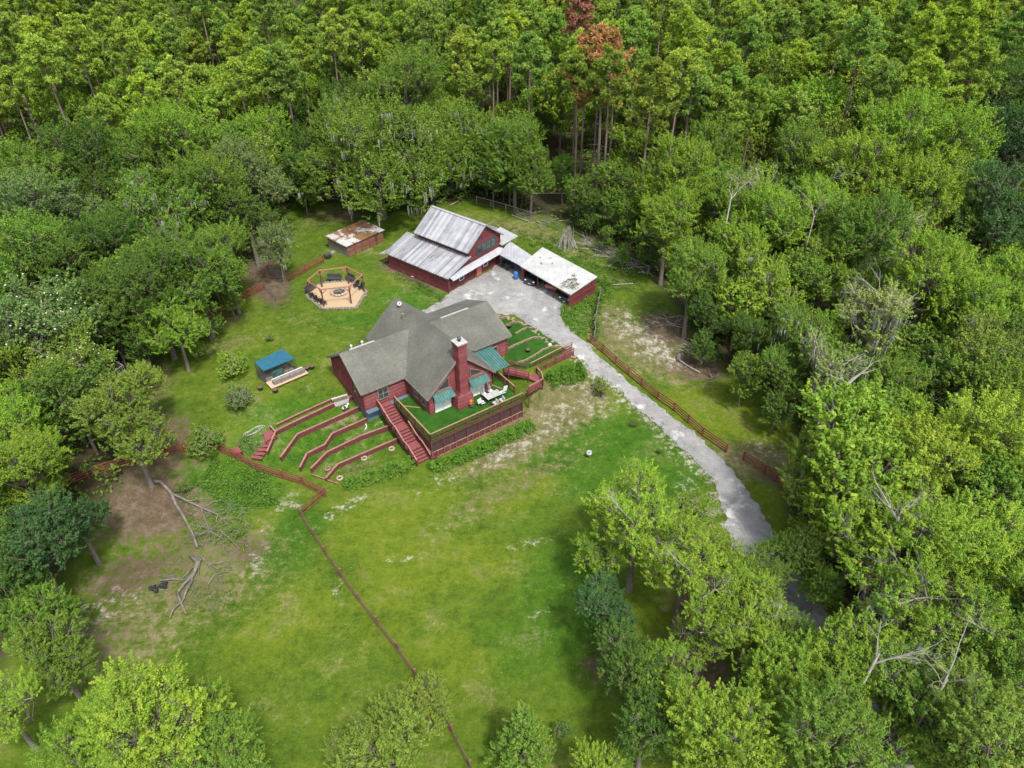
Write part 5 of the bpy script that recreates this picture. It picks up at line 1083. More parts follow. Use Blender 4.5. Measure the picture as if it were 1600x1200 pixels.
def hero(px, py, rp_, var, c, label, kz=1.0, name='broadleaf_tree', cat='tree', group=None):
    v = V_[var]; s = rp_/70.0
    for _ in range(8):
        zc = v['hc']*s*kz; x, y, z_ = at(px, py, zc); dist = math.sqrt(x*x+y*y+(CAM_H-z_)**2)
        s = .5*s+.5*(rp_*dist/F_PX)/v['R']
    HERO.append((x, y, v['R']*s)); return place(var, x, y, s, kz, c, name, label, cat, group)
LWG = 'broadleaf trees of the wood left of the yard'; RWG = 'broadleaf trees of the wood right of the driveway'; BRG = 'trees filling the lower right corner'
LWL = 'green broadleaf tree crowded into the wood along the left side of the yard'; RWL = 'bright green broadleaf tree crowded into the wood right of the driveway'; BRL = 'yellow green broadleaf tree in the canopy mass of the lower right corner'
H = [
 (285, 235, 66, 'b1', BRI, LWL, LWG), (225, 262, 58, 'b0', MID, LWL, LWG), (345, 240, 58, 'b3', MID, LWL, LWG), (400, 275, 60, 'd0', GRY, LWL, LWG), (415, 222, 42, 'b2', BRI, LWL, LWG), (330, 300, 60, 'b1', MID, LWL, LWG),
 (455, 245, 42, 'd0', DRK, LWL, LWG), (240, 330, 66, 'm0', MID, LWL, LWG), (300, 420, 72, 'b3', MID, 'large glossy leaved tree whose crown reaches the red fence left of the gate', None), (235, 450, 66, 'b0', DRK, LWL, LWG), (350, 400, 50, 'b1', MID, LWL, LWG),
 (385, 335, 50, 'd0', DRK, LWL, LWG), (270, 505, 52, 'b3', BRI, 'bright green bushy tree at the lawn edge left of the fire pit', None), (95, 330, 70, 'd0', GRY, LWL, LWG), (40, 300, 60, 'b1', MID, LWL, LWG), (55, 400, 66, 'b0', MID, LWL, LWG), (120, 420, 60, 'd0', DRK, LWL, LWG),
 (170, 390, 56, 'b1', DRK, LWL, LWG), (160, 470, 52, 'b0', DRK, LWL, LWG), (10, 460, 52, 'b3', MID, LWL, LWG), (130, 260, 55, 'b2', DRK, LWL, LWG), (170, 310, 50, 'b0', DRK, LWL, LWG),
 (50, 505, 72, 'f0', GRY, 'large tree dotted with cream blossoms at the left edge', None), (115, 560, 55, 'f0', OLV, 'smaller blossoming tree leaning over the wire pens', None), (20, 570, 55, 'b3', BRI, 'bright green tree below the blossoming tree at the left edge', None),
 (215, 605, 52, 'd0', OLV, 'olive green fine leaved tree beside the wire pens', None), (200, 672, 66, 'd0', OLV, 'wide olive green tree in front of its twin, over the rail fence', None), (20, 660, 55, 'b0', BRI, 'vivid green tree at the left edge level with the terraces', None), (45, 740, 62, 'b1', BRI, 'vivid green tree at the left edge above the dark tree', None),
 (45, 850, 72, 'd0', BLU, 'large dark bluish green tree at the left edge', None), (120, 815, 52, 'd0', BLU, 'dark green tree between the left edge and the fallen limbs', None), (15, 920, 50, 'b2', DRK, 'dark narrow tree at the left edge below the large dark tree', None), (60, 965, 42, 'b2', MID, 'medium green upright tree in the left pasture corner', None), (85, 1030, 52, 'd0', MID, 'low grey green tree above the lower left corner', None),
 (240, 1140, 92, 'b1', YEL, 'large bright yellow green tree at the bottom left', None), (178, 1122, 52, 's1', YEL, 'ragged yellow green crown overlapping the left of the large bottom left tree', None), (310, 1118, 50, 's1', BRI, 'ragged bright crown overlapping the right of the large bottom left tree', None), (560, 1170, 48, 's1', OLV, 'loose olive crown on the left flank of the round olive tree', None), (150, 1190, 70, 'b3', BRI, 'bright green tree cut by the bottom edge left of the large one', None), (340, 1200, 70, 'b0', MID, 'green tree cut by the bottom edge right of the large yellow green one', None), (8, 1110, 48, 's1', YEL, 'thin crowned tree with pale limbs in the lower left corner', None),
 (600, 1150, 80, 'd0', OLV, 'round olive yellow tree at the bottom over the dividing fence', None), (668, 1105, 44, 'd0', OLV, 'small olive tree touching the round yellow one at the bottom', None), (815, 1150, 46, 'c0', MID, 'conical green tree at the bottom centre', None), (940, 1205, 45, 'b0', BRI, 'bright green crown peeking in at the bottom edge', None),
 (585, 235, 112, 'o0', MID, 'huge moss hung live oak behind the shed and barn', None), (700, 215, 82, 'o0', MID, 'second spreading live oak right of the huge one', None), (640, 150, 66, 'b1', MID, LWL.replace('left side of the yard', 'back of the oaks'), 'trees behind the oaks'), (545, 180, 56, 'b0', DRK, LWL.replace('left side of the yard', 'back of the oaks'), 'trees behind the oaks'),
 (805, 235, 44, 'b2', MID, 'upright green tree right of the oaks with a clean edge', None), (830, 262, 36, 'b2', MID, 'narrow green tree before the dirt gap in the forest edge', None),
 (1060, 280, 58, 'b2', BRI, RWL, RWG), (1045, 350, 54, 'b1', BRI, RWL, RWG), (1085, 430, 62, 'b0', MID, 'tall tree at the sandy clearing edge, left corner of the right wood', None), (1110, 490, 42, 'd0', DRK, RWL, RWG), (1160, 310, 58, 'm1', OLV, RWL, RWG), (1205, 350, 60, 'b1', BRI, RWL, RWG), (1265, 330, 56, 's0', BRI, RWL, RWG), (1330, 265, 72, 'b3', BRI, RWL, RWG),
 (1395, 225, 66, 'b1', BRI, RWL, RWG), (1445, 300, 64, 'b0', BRI, RWL, RWG), (1490, 240, 56, 'b2', BRI, RWL, RWG), (1560, 330, 60, 'd0', BLU, RWL, RWG), (1350, 375, 68, 'b1', MID, RWL, RWG), (1285, 420, 60, 'b3', BRI, RWL, RWG), (1200, 440, 58, 'm0', BRI, 'bright tree with a long beard of grey moss facing the clearing', None), (1150, 385, 54, 'b0', BRI, RWL, RWG),
 (1185, 530, 46, 'd0', DRK, 'dark low tree at the foot of the right wood by the clearing', None), (1250, 520, 58, 'm0', MID, RWL, RWG), (1400, 365, 52, 'm1', PAL, 'pale gnarled tree with bare twisted limbs in the right wood', None), (1290, 575, 60, 'm1', PAL, 'pale mossy tree leaning over the grassy bay', None), (1370, 500, 72, 'm1', PAL, 'pale grey limbed tree draped in moss, centre of the right wood', None), (1450, 440, 66, 'b1', BRI, RWL, RWG), (1510, 480, 60, 'b0', BRI, RWL, RWG), (1575, 445, 58, 'b3', BRI, RWL, RWG),
 (1540, 560, 66, 'm0', OLV, RWL, RWG), (1590, 640, 58, 'b1', BRI, RWL, RWG), (1470, 590, 58, 'm0', MID, RWL, RWG), (1400, 610, 54, 'b0', MID, RWL, RWG), (1225, 590, 46, 'd0', MID, RWL, RWG), (1330, 630, 46, 'd0', DRK, RWL, RWG), (1590, 220, 56, 'd0', BLU, RWL, RWG), (1555, 160, 50, 'b1', DRK, RWL, RWG), (1250, 250, 50, 'b1', MID, RWL, RWG), (1110, 240, 44, 'b2', MID, RWL, RWG), (1130, 330, 50, 'b1', BRI, RWL, RWG),
 (1300, 745, 74, 'b3', OLV, BRL, BRG), (1370, 690, 60, 'b1', YEL, BRL, BRG), (1450, 730, 74, 'b0', YEL, BRL, BRG), (1530, 690, 66, 'b2', YEL, BRL, BRG), (1585, 770, 60, 'b1', BRI, BRL, BRG), (1345, 830, 76, 's0', BRI, BRL, BRG), (1430, 850, 80, 'b1', YEL, BRL, BRG), (1520, 850, 76, 'b0', YEL, BRL, BRG), (1590, 920, 70, 'b3', BRI, BRL, BRG),
 (1390, 940, 76, 'm1', BRI, BRL, BRG), (1480, 970, 84, 's0', BRI, BRL, BRG), (1570, 1040, 80, 'b1', MID, BRL, BRG), (1330, 1040, 78, 'b0', BRI, BRL, BRG), (1420, 1100, 90, 'b3', MID, BRL, BRG), (1530, 1160, 90, 'b1', OLV, BRL, BRG), (1220, 1060, 66, 'b1', BRI, BRL, BRG), (1130, 1150, 86, 'b0', BRI, BRL, BRG), (1290, 1160, 86, 'b1', MID, BRL, BRG), (1180, 960, 56, 's0', YEL, BRL, BRG),
 (985, 765, 50, 's1', YEL, 'thin topped crown standing highest over the lawn at lower right', None), (935, 868, 44, 's1', BRI, 'open crown farthest left of the lower right trees', None), (1068, 812, 56, 's0', BRI, 'open bright crown just left of the driveway bend', None), (1205, 885, 40, 's1', MID, 'open crown standing over the driveway', None), (1150, 950, 60, 's1', YEL, 'broad yellow crown in the middle of the lower right trees', None), (1225, 1000, 50, 's1', MID, 'open crown below the pale gravel gap', None), (1290, 850, 44, 's1', OLV, 'open crown right of the hidden driveway', None), (1040, 1060, 56, 's1', BRI, 'bright crown over the dark trees at the bottom right', None), (1150, 905, 42, 'b1', BRI, 'leafy crown covering the last visible bend of the driveway', None), (1245, 865, 44, 'b0', DRK, 'dark crown right of the driveway bend', None), (1285, 915, 30, 'b2', MID, 'small upright tree right of the pale gravel gap', None), (1260, 1040, 40, 'b1', MID, 'leafy crown just below the pale gravel gap', None),
 (318, 492, 26, 'u0', MID, 'low leafy tree at the lawn edge where the red fence begins', None), (358, 462, 22, 'u1', MID, 'low leafy tree over the red fence left of the gate', None), (222, 535, 30, 'u0', DRK, 'low dark tree between the pens and the bushy bright tree', None), (300, 530, 20, 'u1', BRI, 'small bright tree at the foot of the bushy tree', None),
 (905, 300, 26, 'u0', MID, 'small tree between the leftmost and middle bare trunked pines', None), (925, 325, 24, 'u1', DRK, 'small dark tree at the foot of the middle pine', None), (962, 320, 28, 'u0', MID, 'small tree between the middle and rightmost bare trunked pines', None), (985, 345, 26, 'u1', MID, 'small tree under the rightmost bare trunked pine', None), (1012, 330, 30, 'u0', BRI, 'bright small tree beside the right wood corner', None), (1020, 385, 24, 'u1', DRK, 'dark small tree in the corner of wood and back fence', None), (880, 275, 24, 'u1', MID, 'small tree at the right rim of the dirt gap', None), (948, 372, 14, 'u1', MID, 'low bush like tree behind the wire fence near the brush pile', None), (975, 395, 14, 'u0', MID, 'low bush like tree behind the wire fence right of the brush pile', None),
 (500, 240, 34, 'u0', DRK, 'narrow dark tree left of the huge oak', None), (470, 280, 30, 'u1', DRK, 'narrow dark tree at the left rim of the shaded gap', None), (770, 275, 28, 'u0', DRK, 'small dark tree right behind the barn ridge', None), (760, 250, 30, 'u1', MID, 'small tree between the second oak and the upright tree', None),
 (1100, 540, 22, 'u0', DRK, 'low dark tree by the tall clearing edge tree', None), (1165, 590, 30, 'u1', MID, 'low tree at the upper end of the grassy bay', None), (1215, 640, 26, 'u0', DRK, 'low dark tree at the shaded side of the grassy bay', None),
 (1000, 815, 84, 's0', YEL, 'thin crowned yellow green tree leaning over the lawn from the lower right', None), (1075, 885, 74, 's0', YEL, 'open crowned tree left of the driveway bend', None), (1185, 915, 42, 's0', MID, 'see through tree over the driveway left of the pale gravel gap', None), (1215, 990, 36, 'b2', DRK, 'dark narrow tree left of the pale gravel gap', None), (1118, 872, 48, 's0', BRI, 'leafy tree whose crown covers the left edge of the driveway', None), (950, 960, 56, 'd0', BLU, 'dark tree on the right edge of the front lawn', None), (1000, 1040, 70, 'd0', DRK, 'broad dark tree under the open crowned trees', None), (1010, 1140, 62, 'b0', DRK, 'dark tree at the bottom edge right of the conical tree', None), (1105, 985, 62, 's0', BRI, 'small light crown above the brown clearing at lower right', None),
]
CN = {BRI: 'bright green', YEL: 'yellow green', MID: 'medium green', DRK: 'dark green', BLU: 'bluish green', OLV: 'olive green', PAL: 'pale green', GRY: 'grey green'}
VN = {'b0': 'leafy', 'b1': 'leafy', 'b2': 'upright', 'b3': 'wide', 'm0': 'mossy', 'm1': 'mossy, thin', 's0': 'open crowned', 's1': 'open crowned', 'd0': 'fine leaved'}
WHERE = {LWG: 'the left wood', RWG: 'the right wood', BRG: 'the lower right corner', 'trees behind the oaks': 'trees behind the live oaks'}
ORD = ['first', 'second', 'third', 'fourth', 'fifth', 'sixth', 'seventh', 'eighth']; RELABEL = {}
for grp_ in WHERE:
    T_ = sorted([h for h in H if h[6] == grp_], key=lambda h: h[1]); nr_ = max(1, round(len(T_)/5)); per_ = math.ceil(len(T_)/nr_)
    for k_ in range(nr_):
        for j_, h in enumerate(sorted(T_[k_*per_:(k_+1)*per_], key=lambda h: h[0])):
            RELABEL[h[:2]] = '%s %s tree, %s from left, %s row of %s' % (CN[h[4]], VN[h[3]], ORD[j_], ORD[k_], WHERE[grp_])
for (px, py, rp_, var, c, lb, grp) in H:
    lb = RELABEL.get((px, py), lb)
    hero(px, py, rp_, var, c, lb, name='live_oak' if var == 'o0' else ('conical_tree' if var == 'c0' else ('flowering_tree' if var == 'f0' else 'broadleaf_tree')), group=grp)
hero(432, 385, 34, 'w0', GRY, 'willowy pale tree arching over the grey gate', 1.1)
for px, py, rr, c, lb, v in ((365, 572, 24, BRI, 'bright green round bush between the trees and the coop', 'g0'), (372, 622, 26, GRY, 'grey green bush on the back lawn below the coop', 'g1'), (421, 527, 8, BRI, 'tiny bright plant on the back lawn above the coop', 'g0'), (322, 693, 28, MID, 'green bush growing over the rail fence left of the terraces', 'g0'),
                         (285, 762, 12, MID, 'small bush between the two forks of the fallen limb', 'g0'), (940, 604, 20, OLV, 'ragged bush at the driveway edge below the right hedge', 'g1'), (990, 662, 8, DRK, 'small dark tuft on the bright lawn near the driveway', 'g1'), (1030, 706, 6, DRK, 'tiny dark tuft on the lawn right of the dish', 'g1'), (880, 1142, 17, MID, 'small dark bush right of the conical tree', 'g0'), (372, 828, 12, MID, 'small bush under the tips of the fallen limb', 'g0'), (112, 945, 12, BRI, 'small bright bush in the left pasture', 'g0')):
    hero(px, py, rr, v, c, lb, name='bush', cat='bush')
# palms
def palm(px, py, hc, label, n=34, fl_=2.6):
    x, y, z_ = at(px, py, hc); e = empty('palm_tree', (x, y, z_-hc), 0, label, 'palm'); MB().tube([(0, 0, -.3), (.1, 0, hc*.5), (0, 0, hc)], [.24, .2, .18], 8).build('trunk', M['grey_wood'], e, True)
    m_ = MB(); rd = random.Random(px)
    for k in range(n):
        a = k*2.4; el = rd.uniform(-.5, 1.2); d = Vector((math.cos(a)*math.cos(el), math.sin(a)*math.cos(el), math.sin(el))); s0_ = Vector((0, 0, hc)); q = s0_+d*fl_*.5; side = Vector((-math.sin(a), math.cos(a), 0))
        m_.bar(s0_, q, .05)
        for j in range(-7, 8):
            t_ = j*.16; dd = (d*math.cos(t_)+side*math.sin(t_)); p2 = q+dd*fl_*.42*(1-.04*abs(j))+Vector((0, 0, -.25)); w_ = side*.05; m_.add([q, q+dd*.6+w_, p2, q+dd*.6-w_], [(0, 1, 2, 3)])
    o = m_.build('fronds', M['leaf'], e); o.color = (.11, .15, .04, 1); return e
palm(255, 378, 11, 'cabbage palm with drooping fans among the left wood trees'); palm(1212, 500, 6, 'cabbage palm half hidden at the edge of the right wood', fl_=2.8)
HERO += [(p[0], p[1], 2.5) for p in (at(255, 378, 11), at(1212, 500, 6))]
# big leaning trunk at the right bay
def snag(px, py, ln, lean, seed, label, rad=.3, depth=3, name='dead_tree', hc=None, cat='dead tree'):
    rd = random.Random(seed); x, y, z_ = at(px, py); e = empty(name, (x, y, z_), 0, label, cat); t_ = MB()
    t_.tube([(0, 0, -.3), (lean[0]*.5, lean[1]*.5, ln*.5), (lean[0], lean[1], ln)], [rad*1.3, rad, rad*.6], 8); t_.build('trunk', M['deadwood'], e, True); b_ = MB()
    for k in range(7):
        a = rd.uniform(0, 6.28); f = rd.uniform(.6, 1); branch(b_, Vector((lean[0]*f, lean[1]*f, ln*f)), Vector((math.cos(a), math.sin(a), rd.uniform(.3, 1.2))).normalized(), ln*.3, rad*.4, depth, rd)
    b_.build('branches', M['deadwood'], e); return e
snag(1256, 738, 10.5, (2.2, 1.5), 3, 'thick grey leaning trunk at the right end of the grassy bay', .42, 1, 'leaning_tree', cat='tree')
def snag_at(px, py, hc, seed, label, r=.2):
    x, y, z_ = at(px, py, hc); e = empty('dead_tree', (x, y, z_-hc), 0, label, 'dead tree'); rd = random.Random(seed); MB().tube([(0, 0, -.3), (0, 0, hc*.5), (0, 0, hc-1.5)], [r*.8, r*.55, r*.3], 7).build('trunk', M['deadwood'], e, True); b_ = MB()
    for k in range(3):
        a = seed*1.7+k*2.3; branch(b_, Vector((0, 0, hc-2.6+k*.4)), Vector((math.cos(a)*.7, math.sin(a)*.7, rd.uniform(.6, 1.3))).normalized(), (4.2, 2.8, 2.2)[k], r*(.36, .26, .2)[k], 4, rd)
    b_.build('branches', M['deadwood'], e)
snag_at(1148, 280, 17, 4, 'bare grey treetop rising above the corner of the right wood', .2)
snag_at(1280, 310, 16.5, 5, 'thin bare treetop in the middle of the right wood', .16); snag_at(1420, 775, 14.5, 16, 'bare white limbs poking out of the lower right canopy', .2); snag_at(1385, 1000, 14, 7, 'bleached branching snag low in the lower right canopy', .22); snag_at(1495, 1040, 14, 8, 'second bleached snag near the lower right corner', .16)
x, y, _ = at(885, 385); bp = empty('brush_pile', (x, y, float(hgt(x, y))), 0, 'grey cone of dead branches stacked behind the carport', 'brush pile'); b_ = MB(); rd = random.Random(9)
for k in range(46):
    a = rd.uniform(0, 6.28); r_ = rd.uniform(.8, 2.1); b_.tube([(r_*math.cos(a), r_*math.sin(a)-.3, 0), (.5*r_*math.cos(a)+rd.gauss(0, .15), .5*r_*math.sin(a), 1.4), (rd.gauss(0, .3), rd.gauss(0, .3), rd.uniform(2.4, 3.4))], [.04, .035, .015], 4)
b_.build('branches', M['deadwood'], bp)
# fallen limbs on the left pasture
def ground_limb(mb, pts, r0, r1, up=.25):
    r0 *= .72; r1 *= .72
    P = [at(p[0], p[1], up if len(p) < 3 else p[2]) for p in pts]; n = len(P); mb.tube(P, [r0+(r1-r0)*i/(n-1) for i in range(n)], 7)
zz = lambda a, b: (200+a/4.286, 720+b/4.286)
fa_ = MB(); fb_ = MB(); rd = random.Random(12)
ground_limb(fa_, [zz(150, 135), zz(220, 140), zz(290, 215), zz(320, 290), zz(370, 370), zz(430, 480), zz(465, 580)], .26, .13, .3)
ground_limb(fa_, [zz(290, 215), zz(380, 260), zz(500, 315), zz(600, 360), zz(590, 410)], .2, .06, .35)
for l in ([(400, 270), (470, 255), (555, 252)], [(500, 315), (570, 275), (630, 265), (690, 300)], [(490, 315), (510, 380), (545, 470)], [(510, 380), (535, 440), (550, 540)], [(600, 360), (660, 420), (720, 470), (740, 490)], [(640, 390), (720, 380), (780, 400), (835, 445)],
          [(430, 430), (520, 445), (620, 470), (700, 490)], [(545, 470), (600, 500), (660, 540)], [(620, 470), (680, 520), (750, 590)], [(560, 450), (620, 440), (690, 400)], [(690, 395), (720, 440), (760, 470)], [(500, 490), (560, 450), (590, 455)], [(470, 500), (540, 460), (580, 470)]): ground_limb(fb_, [zz(*q)+(rd.uniform(.3, 1.1),) for q in l], .055, .018)
for k in range(60):
    p = Vector(at(*zz(rd.uniform(440, 780), rd.uniform(300, 590)), rd.uniform(.2, .9))); branch(fb_, p, Vector((rd.gauss(0, 1), rd.gauss(0, 1), .25)).normalized(), rd.uniform(.8, 1.8), .022, 1, rd, n=4)
fe = empty('fallen_limb', (0, 0, 0), 0, 'long forked grey fallen limb with bare twigs on the left pasture', 'fallen limb'); fa_.build('limb', M['fallenwood'], fe, True); fb_.build('twigs', M['fallenwood'], fe)
fa_ = MB(); fb_ = MB()
for l, r_ in (([(425, 640), (465, 680), (440, 760), (370, 830), (335, 880)], .26), ([(490, 640), (460, 720), (400, 850), (360, 950)], .16), ([(330, 880), (350, 940), (390, 1025)], .2), ([(215, 800), (300, 790), (370, 795)], .15), ([(370, 780), (430, 720), (410, 740)], .1), ([(350, 950), (300, 1000), (280, 1050)], .12), ([(430, 800), (390, 870), (370, 930)], .2)): ground_limb(fa_, [zz(*q) for q in l], r_, r_*.5, .3)
for l in ([(490, 640), (540, 700), (590, 760), (600, 830)], [(590, 760), (640, 740), (700, 745)], [(540, 690), (610, 680), (690, 665)], [(540, 690), (600, 720), (660, 700)], [(580, 760), (540, 820), (520, 890)], [(600, 770), (630, 820), (640, 850)], [(490, 640), (470, 730), (480, 800)]): ground_limb(fb_, [zz(*q)+(rd.uniform(.3, .9),) for q in l], .06, .02)
for k in range(50):
    p = Vector(at(*zz(rd.uniform(250, 690), rd.uniform(650, 960)), rd.uniform(.2, .7))); branch(fb_, p, Vector((rd.gauss(0, 1), rd.gauss(0, 1), .2)).normalized(), rd.uniform(.6, 1.4), .02, 1, rd, n=4)
fe = empty('fallen_branch', (0, 0, 0), 0, 'heap of broken grey branches below the long fallen limb', 'fallen branch'); fa_.build('limb', M['fallenwood'], fe, True); fb_.build('twigs', M['fallenwood'], fe)
m_ = MB(); p = at(247, 918)
for k in range(9): m_.ball((rd.gauss(0, .4), rd.gauss(0, .3), .1+rd.random()*.25), (.22, .2, .2), 7, 5, .3, rd)
o = m_.build('charred_stump', M['black'], None); o.location = p; tag(o, 'black charred stump at the left end of the branch heap', 'stump')
m_ = MB(); ground_limb(m_, [(1058, 560), (1072, 570), (1086, 578), (1094, 582)], .17, .13, .18); o = m_.build('fallen_log', M['deadwood'], None, True); tag(o, 'grey fallen log on the sandy ground by the right wood', 'log')
x, y, z = at(1060, 562); m_ = MB().tube([(0, 0, -.1), (0, 0, .3), (.05, 0, .9)], [.45, .3, .22], 8); o = m_.build('tree_stump', M['bark'], None, True); o.location = (x, y, z); tag(o, 'dark upright stump at the end of the fallen log', 'stump')
x, y, z = at(1112, 592); m_ = MB(); 
for k in range(6): branch(m_, Vector((0, 0, .1)), Vector((rd.gauss(0, 1), rd.gauss(0, 1), .6)).normalized(), 1.2, .09, 1, rd)
o = m_.build('root_tangle', M['bark'], None); o.location = (x, y, z); tag(o, 'dark root tangle on brown soil at the edge of the right wood', 'roots')
for a, b, lb in (((950, 417), (967, 405), 'pale pole lying on the grass behind the carport'), ((955, 445), (990, 443), 'pale log lying across the weeds right of the carport'), ((800, 336), (826, 346), 'pale plank lying along the forest edge fence'), ((703, 321), (716, 314), 'pale plank leaning behind the barn'), ((835, 302), (884, 302), 'pale fallen trunk in the dirt gap of the forest')):
    m_ = MB(); ground_limb(m_, [a, b], .12, .09, .2); o = m_.build('fallen_pole', M['deadwood'], None); tag(o, lb, 'log')
rd = random.Random(44)
for i, (px, py) in enumerate([(915, 384), (935, 392), (955, 402), (975, 410), (995, 420), (820, 338), (850, 350), (505, 305), (520, 312), (1075, 545), (1030, 505)]):
    b_ = MB(); x, y, z = at(px, py)
    for k in range(16): a = rd.gauss(-.5, .5)+(math.pi if rd.random() < .5 else 0); branch(b_, Vector((rd.gauss(0, 1.0), rd.gauss(0, .5), .15+rd.random()*.4)), Vector((math.cos(a), math.sin(a), rd.uniform(-.02, .25))).normalized(), rd.uniform(1.0, 2.6), rd.uniform(.02, .06), 1, rd, .02, 4)
    o = b_.build('branch_heap', M['deadwood'], None); o.location = (x, y, z)
    tag(o, 'low heap of dead branches, ' + ['first from left along the fence behind the carport', 'second from left along the fence behind the carport', 'third from left along the fence behind the carport', 'fourth from left along the fence behind the carport', 'farthest right along the fence behind the carport', 'left of the dirt gap behind the barn', 'right below the dirt gap', 'in the shade left of the huge oak', 'just above the rusty shed', 'on brown soil by the right wood', 'on the sandy ground behind the vine fence'][i], 'branch heap', 'heaps of dead branches')
# ------------------------------------------------------------------ hedges and ground cover
def foliage(name, centres, cr, per, ls, c, label, cat, kind=None, seed=1, parent=None):
    rg = np.random.RandomState(seed); cen = np.array(centres); out = np.tile([0, 0, 1.0], (len(cen), 1)); V, tint = clumps(rg, cen, out, rg.uniform(cr[0], cr[1], len(cen)), per, ls, .75)
    o = bpy.data.objects.new(name, quad_mesh(name, V, tint, M['leaf'])); col.objects.link(o); o.color = c+(1,); tag(o, label, cat, kind=kind); return o
def hedge(pts, w_, h_, c, label, seed):
    rd = random.Random(seed); A = [at(*p) for p in pts]; cen = []
    for a, b in zip(A[:-1], A[1:]):
        ln = math.dist(a, b); nx, ny = -(b[1]-a[1])/ln, (b[0]-a[0])/ln
        for k in range(int(ln*w_*20)):
            f = rd.random(); o_ = rd.uniform(-.5, .5)*w_; x = a[0]+(b[0]-a[0])*f+nx*o_; y = a[1]+(b[1]-a[1])*f+ny*o_; cen.append((x, y, float(hgt(x, y))+h_*rd.uniform(.25, 1)*(1-.5*(o_/w_*2)**2)+.12*math.sin(x*2.3+y)))
    return foliage('hedge', cen, (.2, .36), 34, .15, c, label, 'hedge', seed=seed)
hedge([(672, 736), (700, 728), (760, 702), (832, 667)], 1.5, 1.2, (.085, .2, .02), 'long green hedge along the foot of the deck', 1)
hedge([(540, 762), (590, 747), (645, 727)], 1.6, 1.15, (.1, .21, .024), 'green hedge below the left terraces', 2)
hedge([(858, 600), (885, 592), (915, 583)], 2.1, 1.7, (.075, .185, .018), 'clipped green hedge between boardwalk and driveway', 3)
def patch(poly, n, hmax, c, label, seed, ls=.2, per=16, cr=(.2, .5), name='weeds'):
    P = gpoly(poly); rd = random.Random(seed); ar_ = np.array(P); cen = []
    while len(cen) < n:
        x = rd.uniform(ar_[:, 0].min(), ar_[:, 0].max()); y = rd.uniform(ar_[:, 1].min(), ar_[:, 1].max())
        if inpoly(np.array([x]), np.array([y]), P)[0] and (math.sin(x*1.3+seed)+math.sin(y*1.1+x*.4) > -.6 or rd.random() < .3): cen.append((x, y, float(hgt(x, y))+hmax*rd.random()**1.5*(.6+.4*math.sin(x+y))))
    return foliage(name, cen, cr, per, ls, c, label, 'weeds', 'stuff', seed)
patch([(325, 712), (400, 728), (440, 750), (436, 790), (360, 800), (320, 760)], 420, .6, (.075, .165, .02), 'leafy weeds growing below the sagging rail fence', 4)
patch([(875, 470), (900, 470), (935, 455), (925, 530), (905, 528), (877, 490)], 380, .6, (.09, .185, .025), 'leafy weeds between the driveway and the vine fence', 5)
patch([(825, 385), (850, 378), (900, 405), (950, 430), (960, 470), (935, 475), (930, 440), (850, 392)], 520, .9, (.08, .17, .022), 'tall weeds wrapped round the back of the carport', 6)
patch([(760, 345), (860, 370), (1000, 430), (1010, 460), (960, 455), (880, 400), (790, 368)], 420, .5, (.07, .14, .022), 'scrubby weeds along the forest edge', 7)
patch([(925, 470), (935, 455), (942, 460), (934, 530), (926, 532)], 110, 1.1, (.07, .15, .02), 'vines over the dark board fence', 8)
patch([(380, 680), (410, 690), (405, 712), (370, 706)], 90, .5, (.08, .15, .03), 'weeds round the small red platform', 9)
patch([(440, 690), (560, 640), (620, 680), (600, 720), (520, 750), (430, 720)], 220, .3, (.07, .15, .02), 'tufts growing in the left terraces', 10, .14, 12)
patch([(620, 425), (700, 462), (690, 472), (610, 435)], 110, .5, (.06, .13, .02), 'border plants along the barn wall', 11, .16)
patch([(330, 740), (400, 780), (390, 860), (300, 830), (280, 770)], 120, .4, (.08, .17, .02), 'weeds tangled under the fallen limb', 12)
patch([(400, 1200), (250, 1020), (450, 800), (520, 830), (650, 1060), (700, 1200)], 700, .12, (.08, .17, .02), 'low clover tufts scattered over the left pasture', 13, .13, 9, (.15, .4))
patch([(520, 820), (850, 680), (960, 680), (1100, 780), (900, 1180), (760, 1180)], 900, .1, (.09, .185, .02), 'low tufts scattered over the front lawn', 14, .12, 9, (.15, .4))
patch([(240, 560), (420, 480), (620, 480), (500, 640), (340, 680)], 500, .12, (.08, .165, .02), 'low tufts scattered over the back lawn', 15, .12, 9, (.15, .4))
patch([(940, 480), (1000, 440), (1240, 650), (1230, 760), (1130, 690)], 500, .12, (.1, .18, .03), 'low tufts on the sandy ground right of the driveway', 16, .12, 9, (.15, .4))
rd = random.Random(21); cen = []
for i in range(len(DL)):
    a = at(*DL[i]); b = at(*DL[(i+1) % len(DL)])
    if 28 > i or i > 31:
        for k in range(int(math.dist(a, b)*3.2)): f = rd.random(); x = a[0]+(b[0]-a[0])*f+rd.gauss(0, .28); y = a[1]+(b[1]-a[1])*f+rd.gauss(0, .28); cen.append((x, y, float(hgt(x, y))+.06))
foliage('verge_grass', cen, (.12, .38), 16, .12, (.1, .16, .03), 'ragged grass creeping over the driveway edges', 'grass', 'stuff', 22)
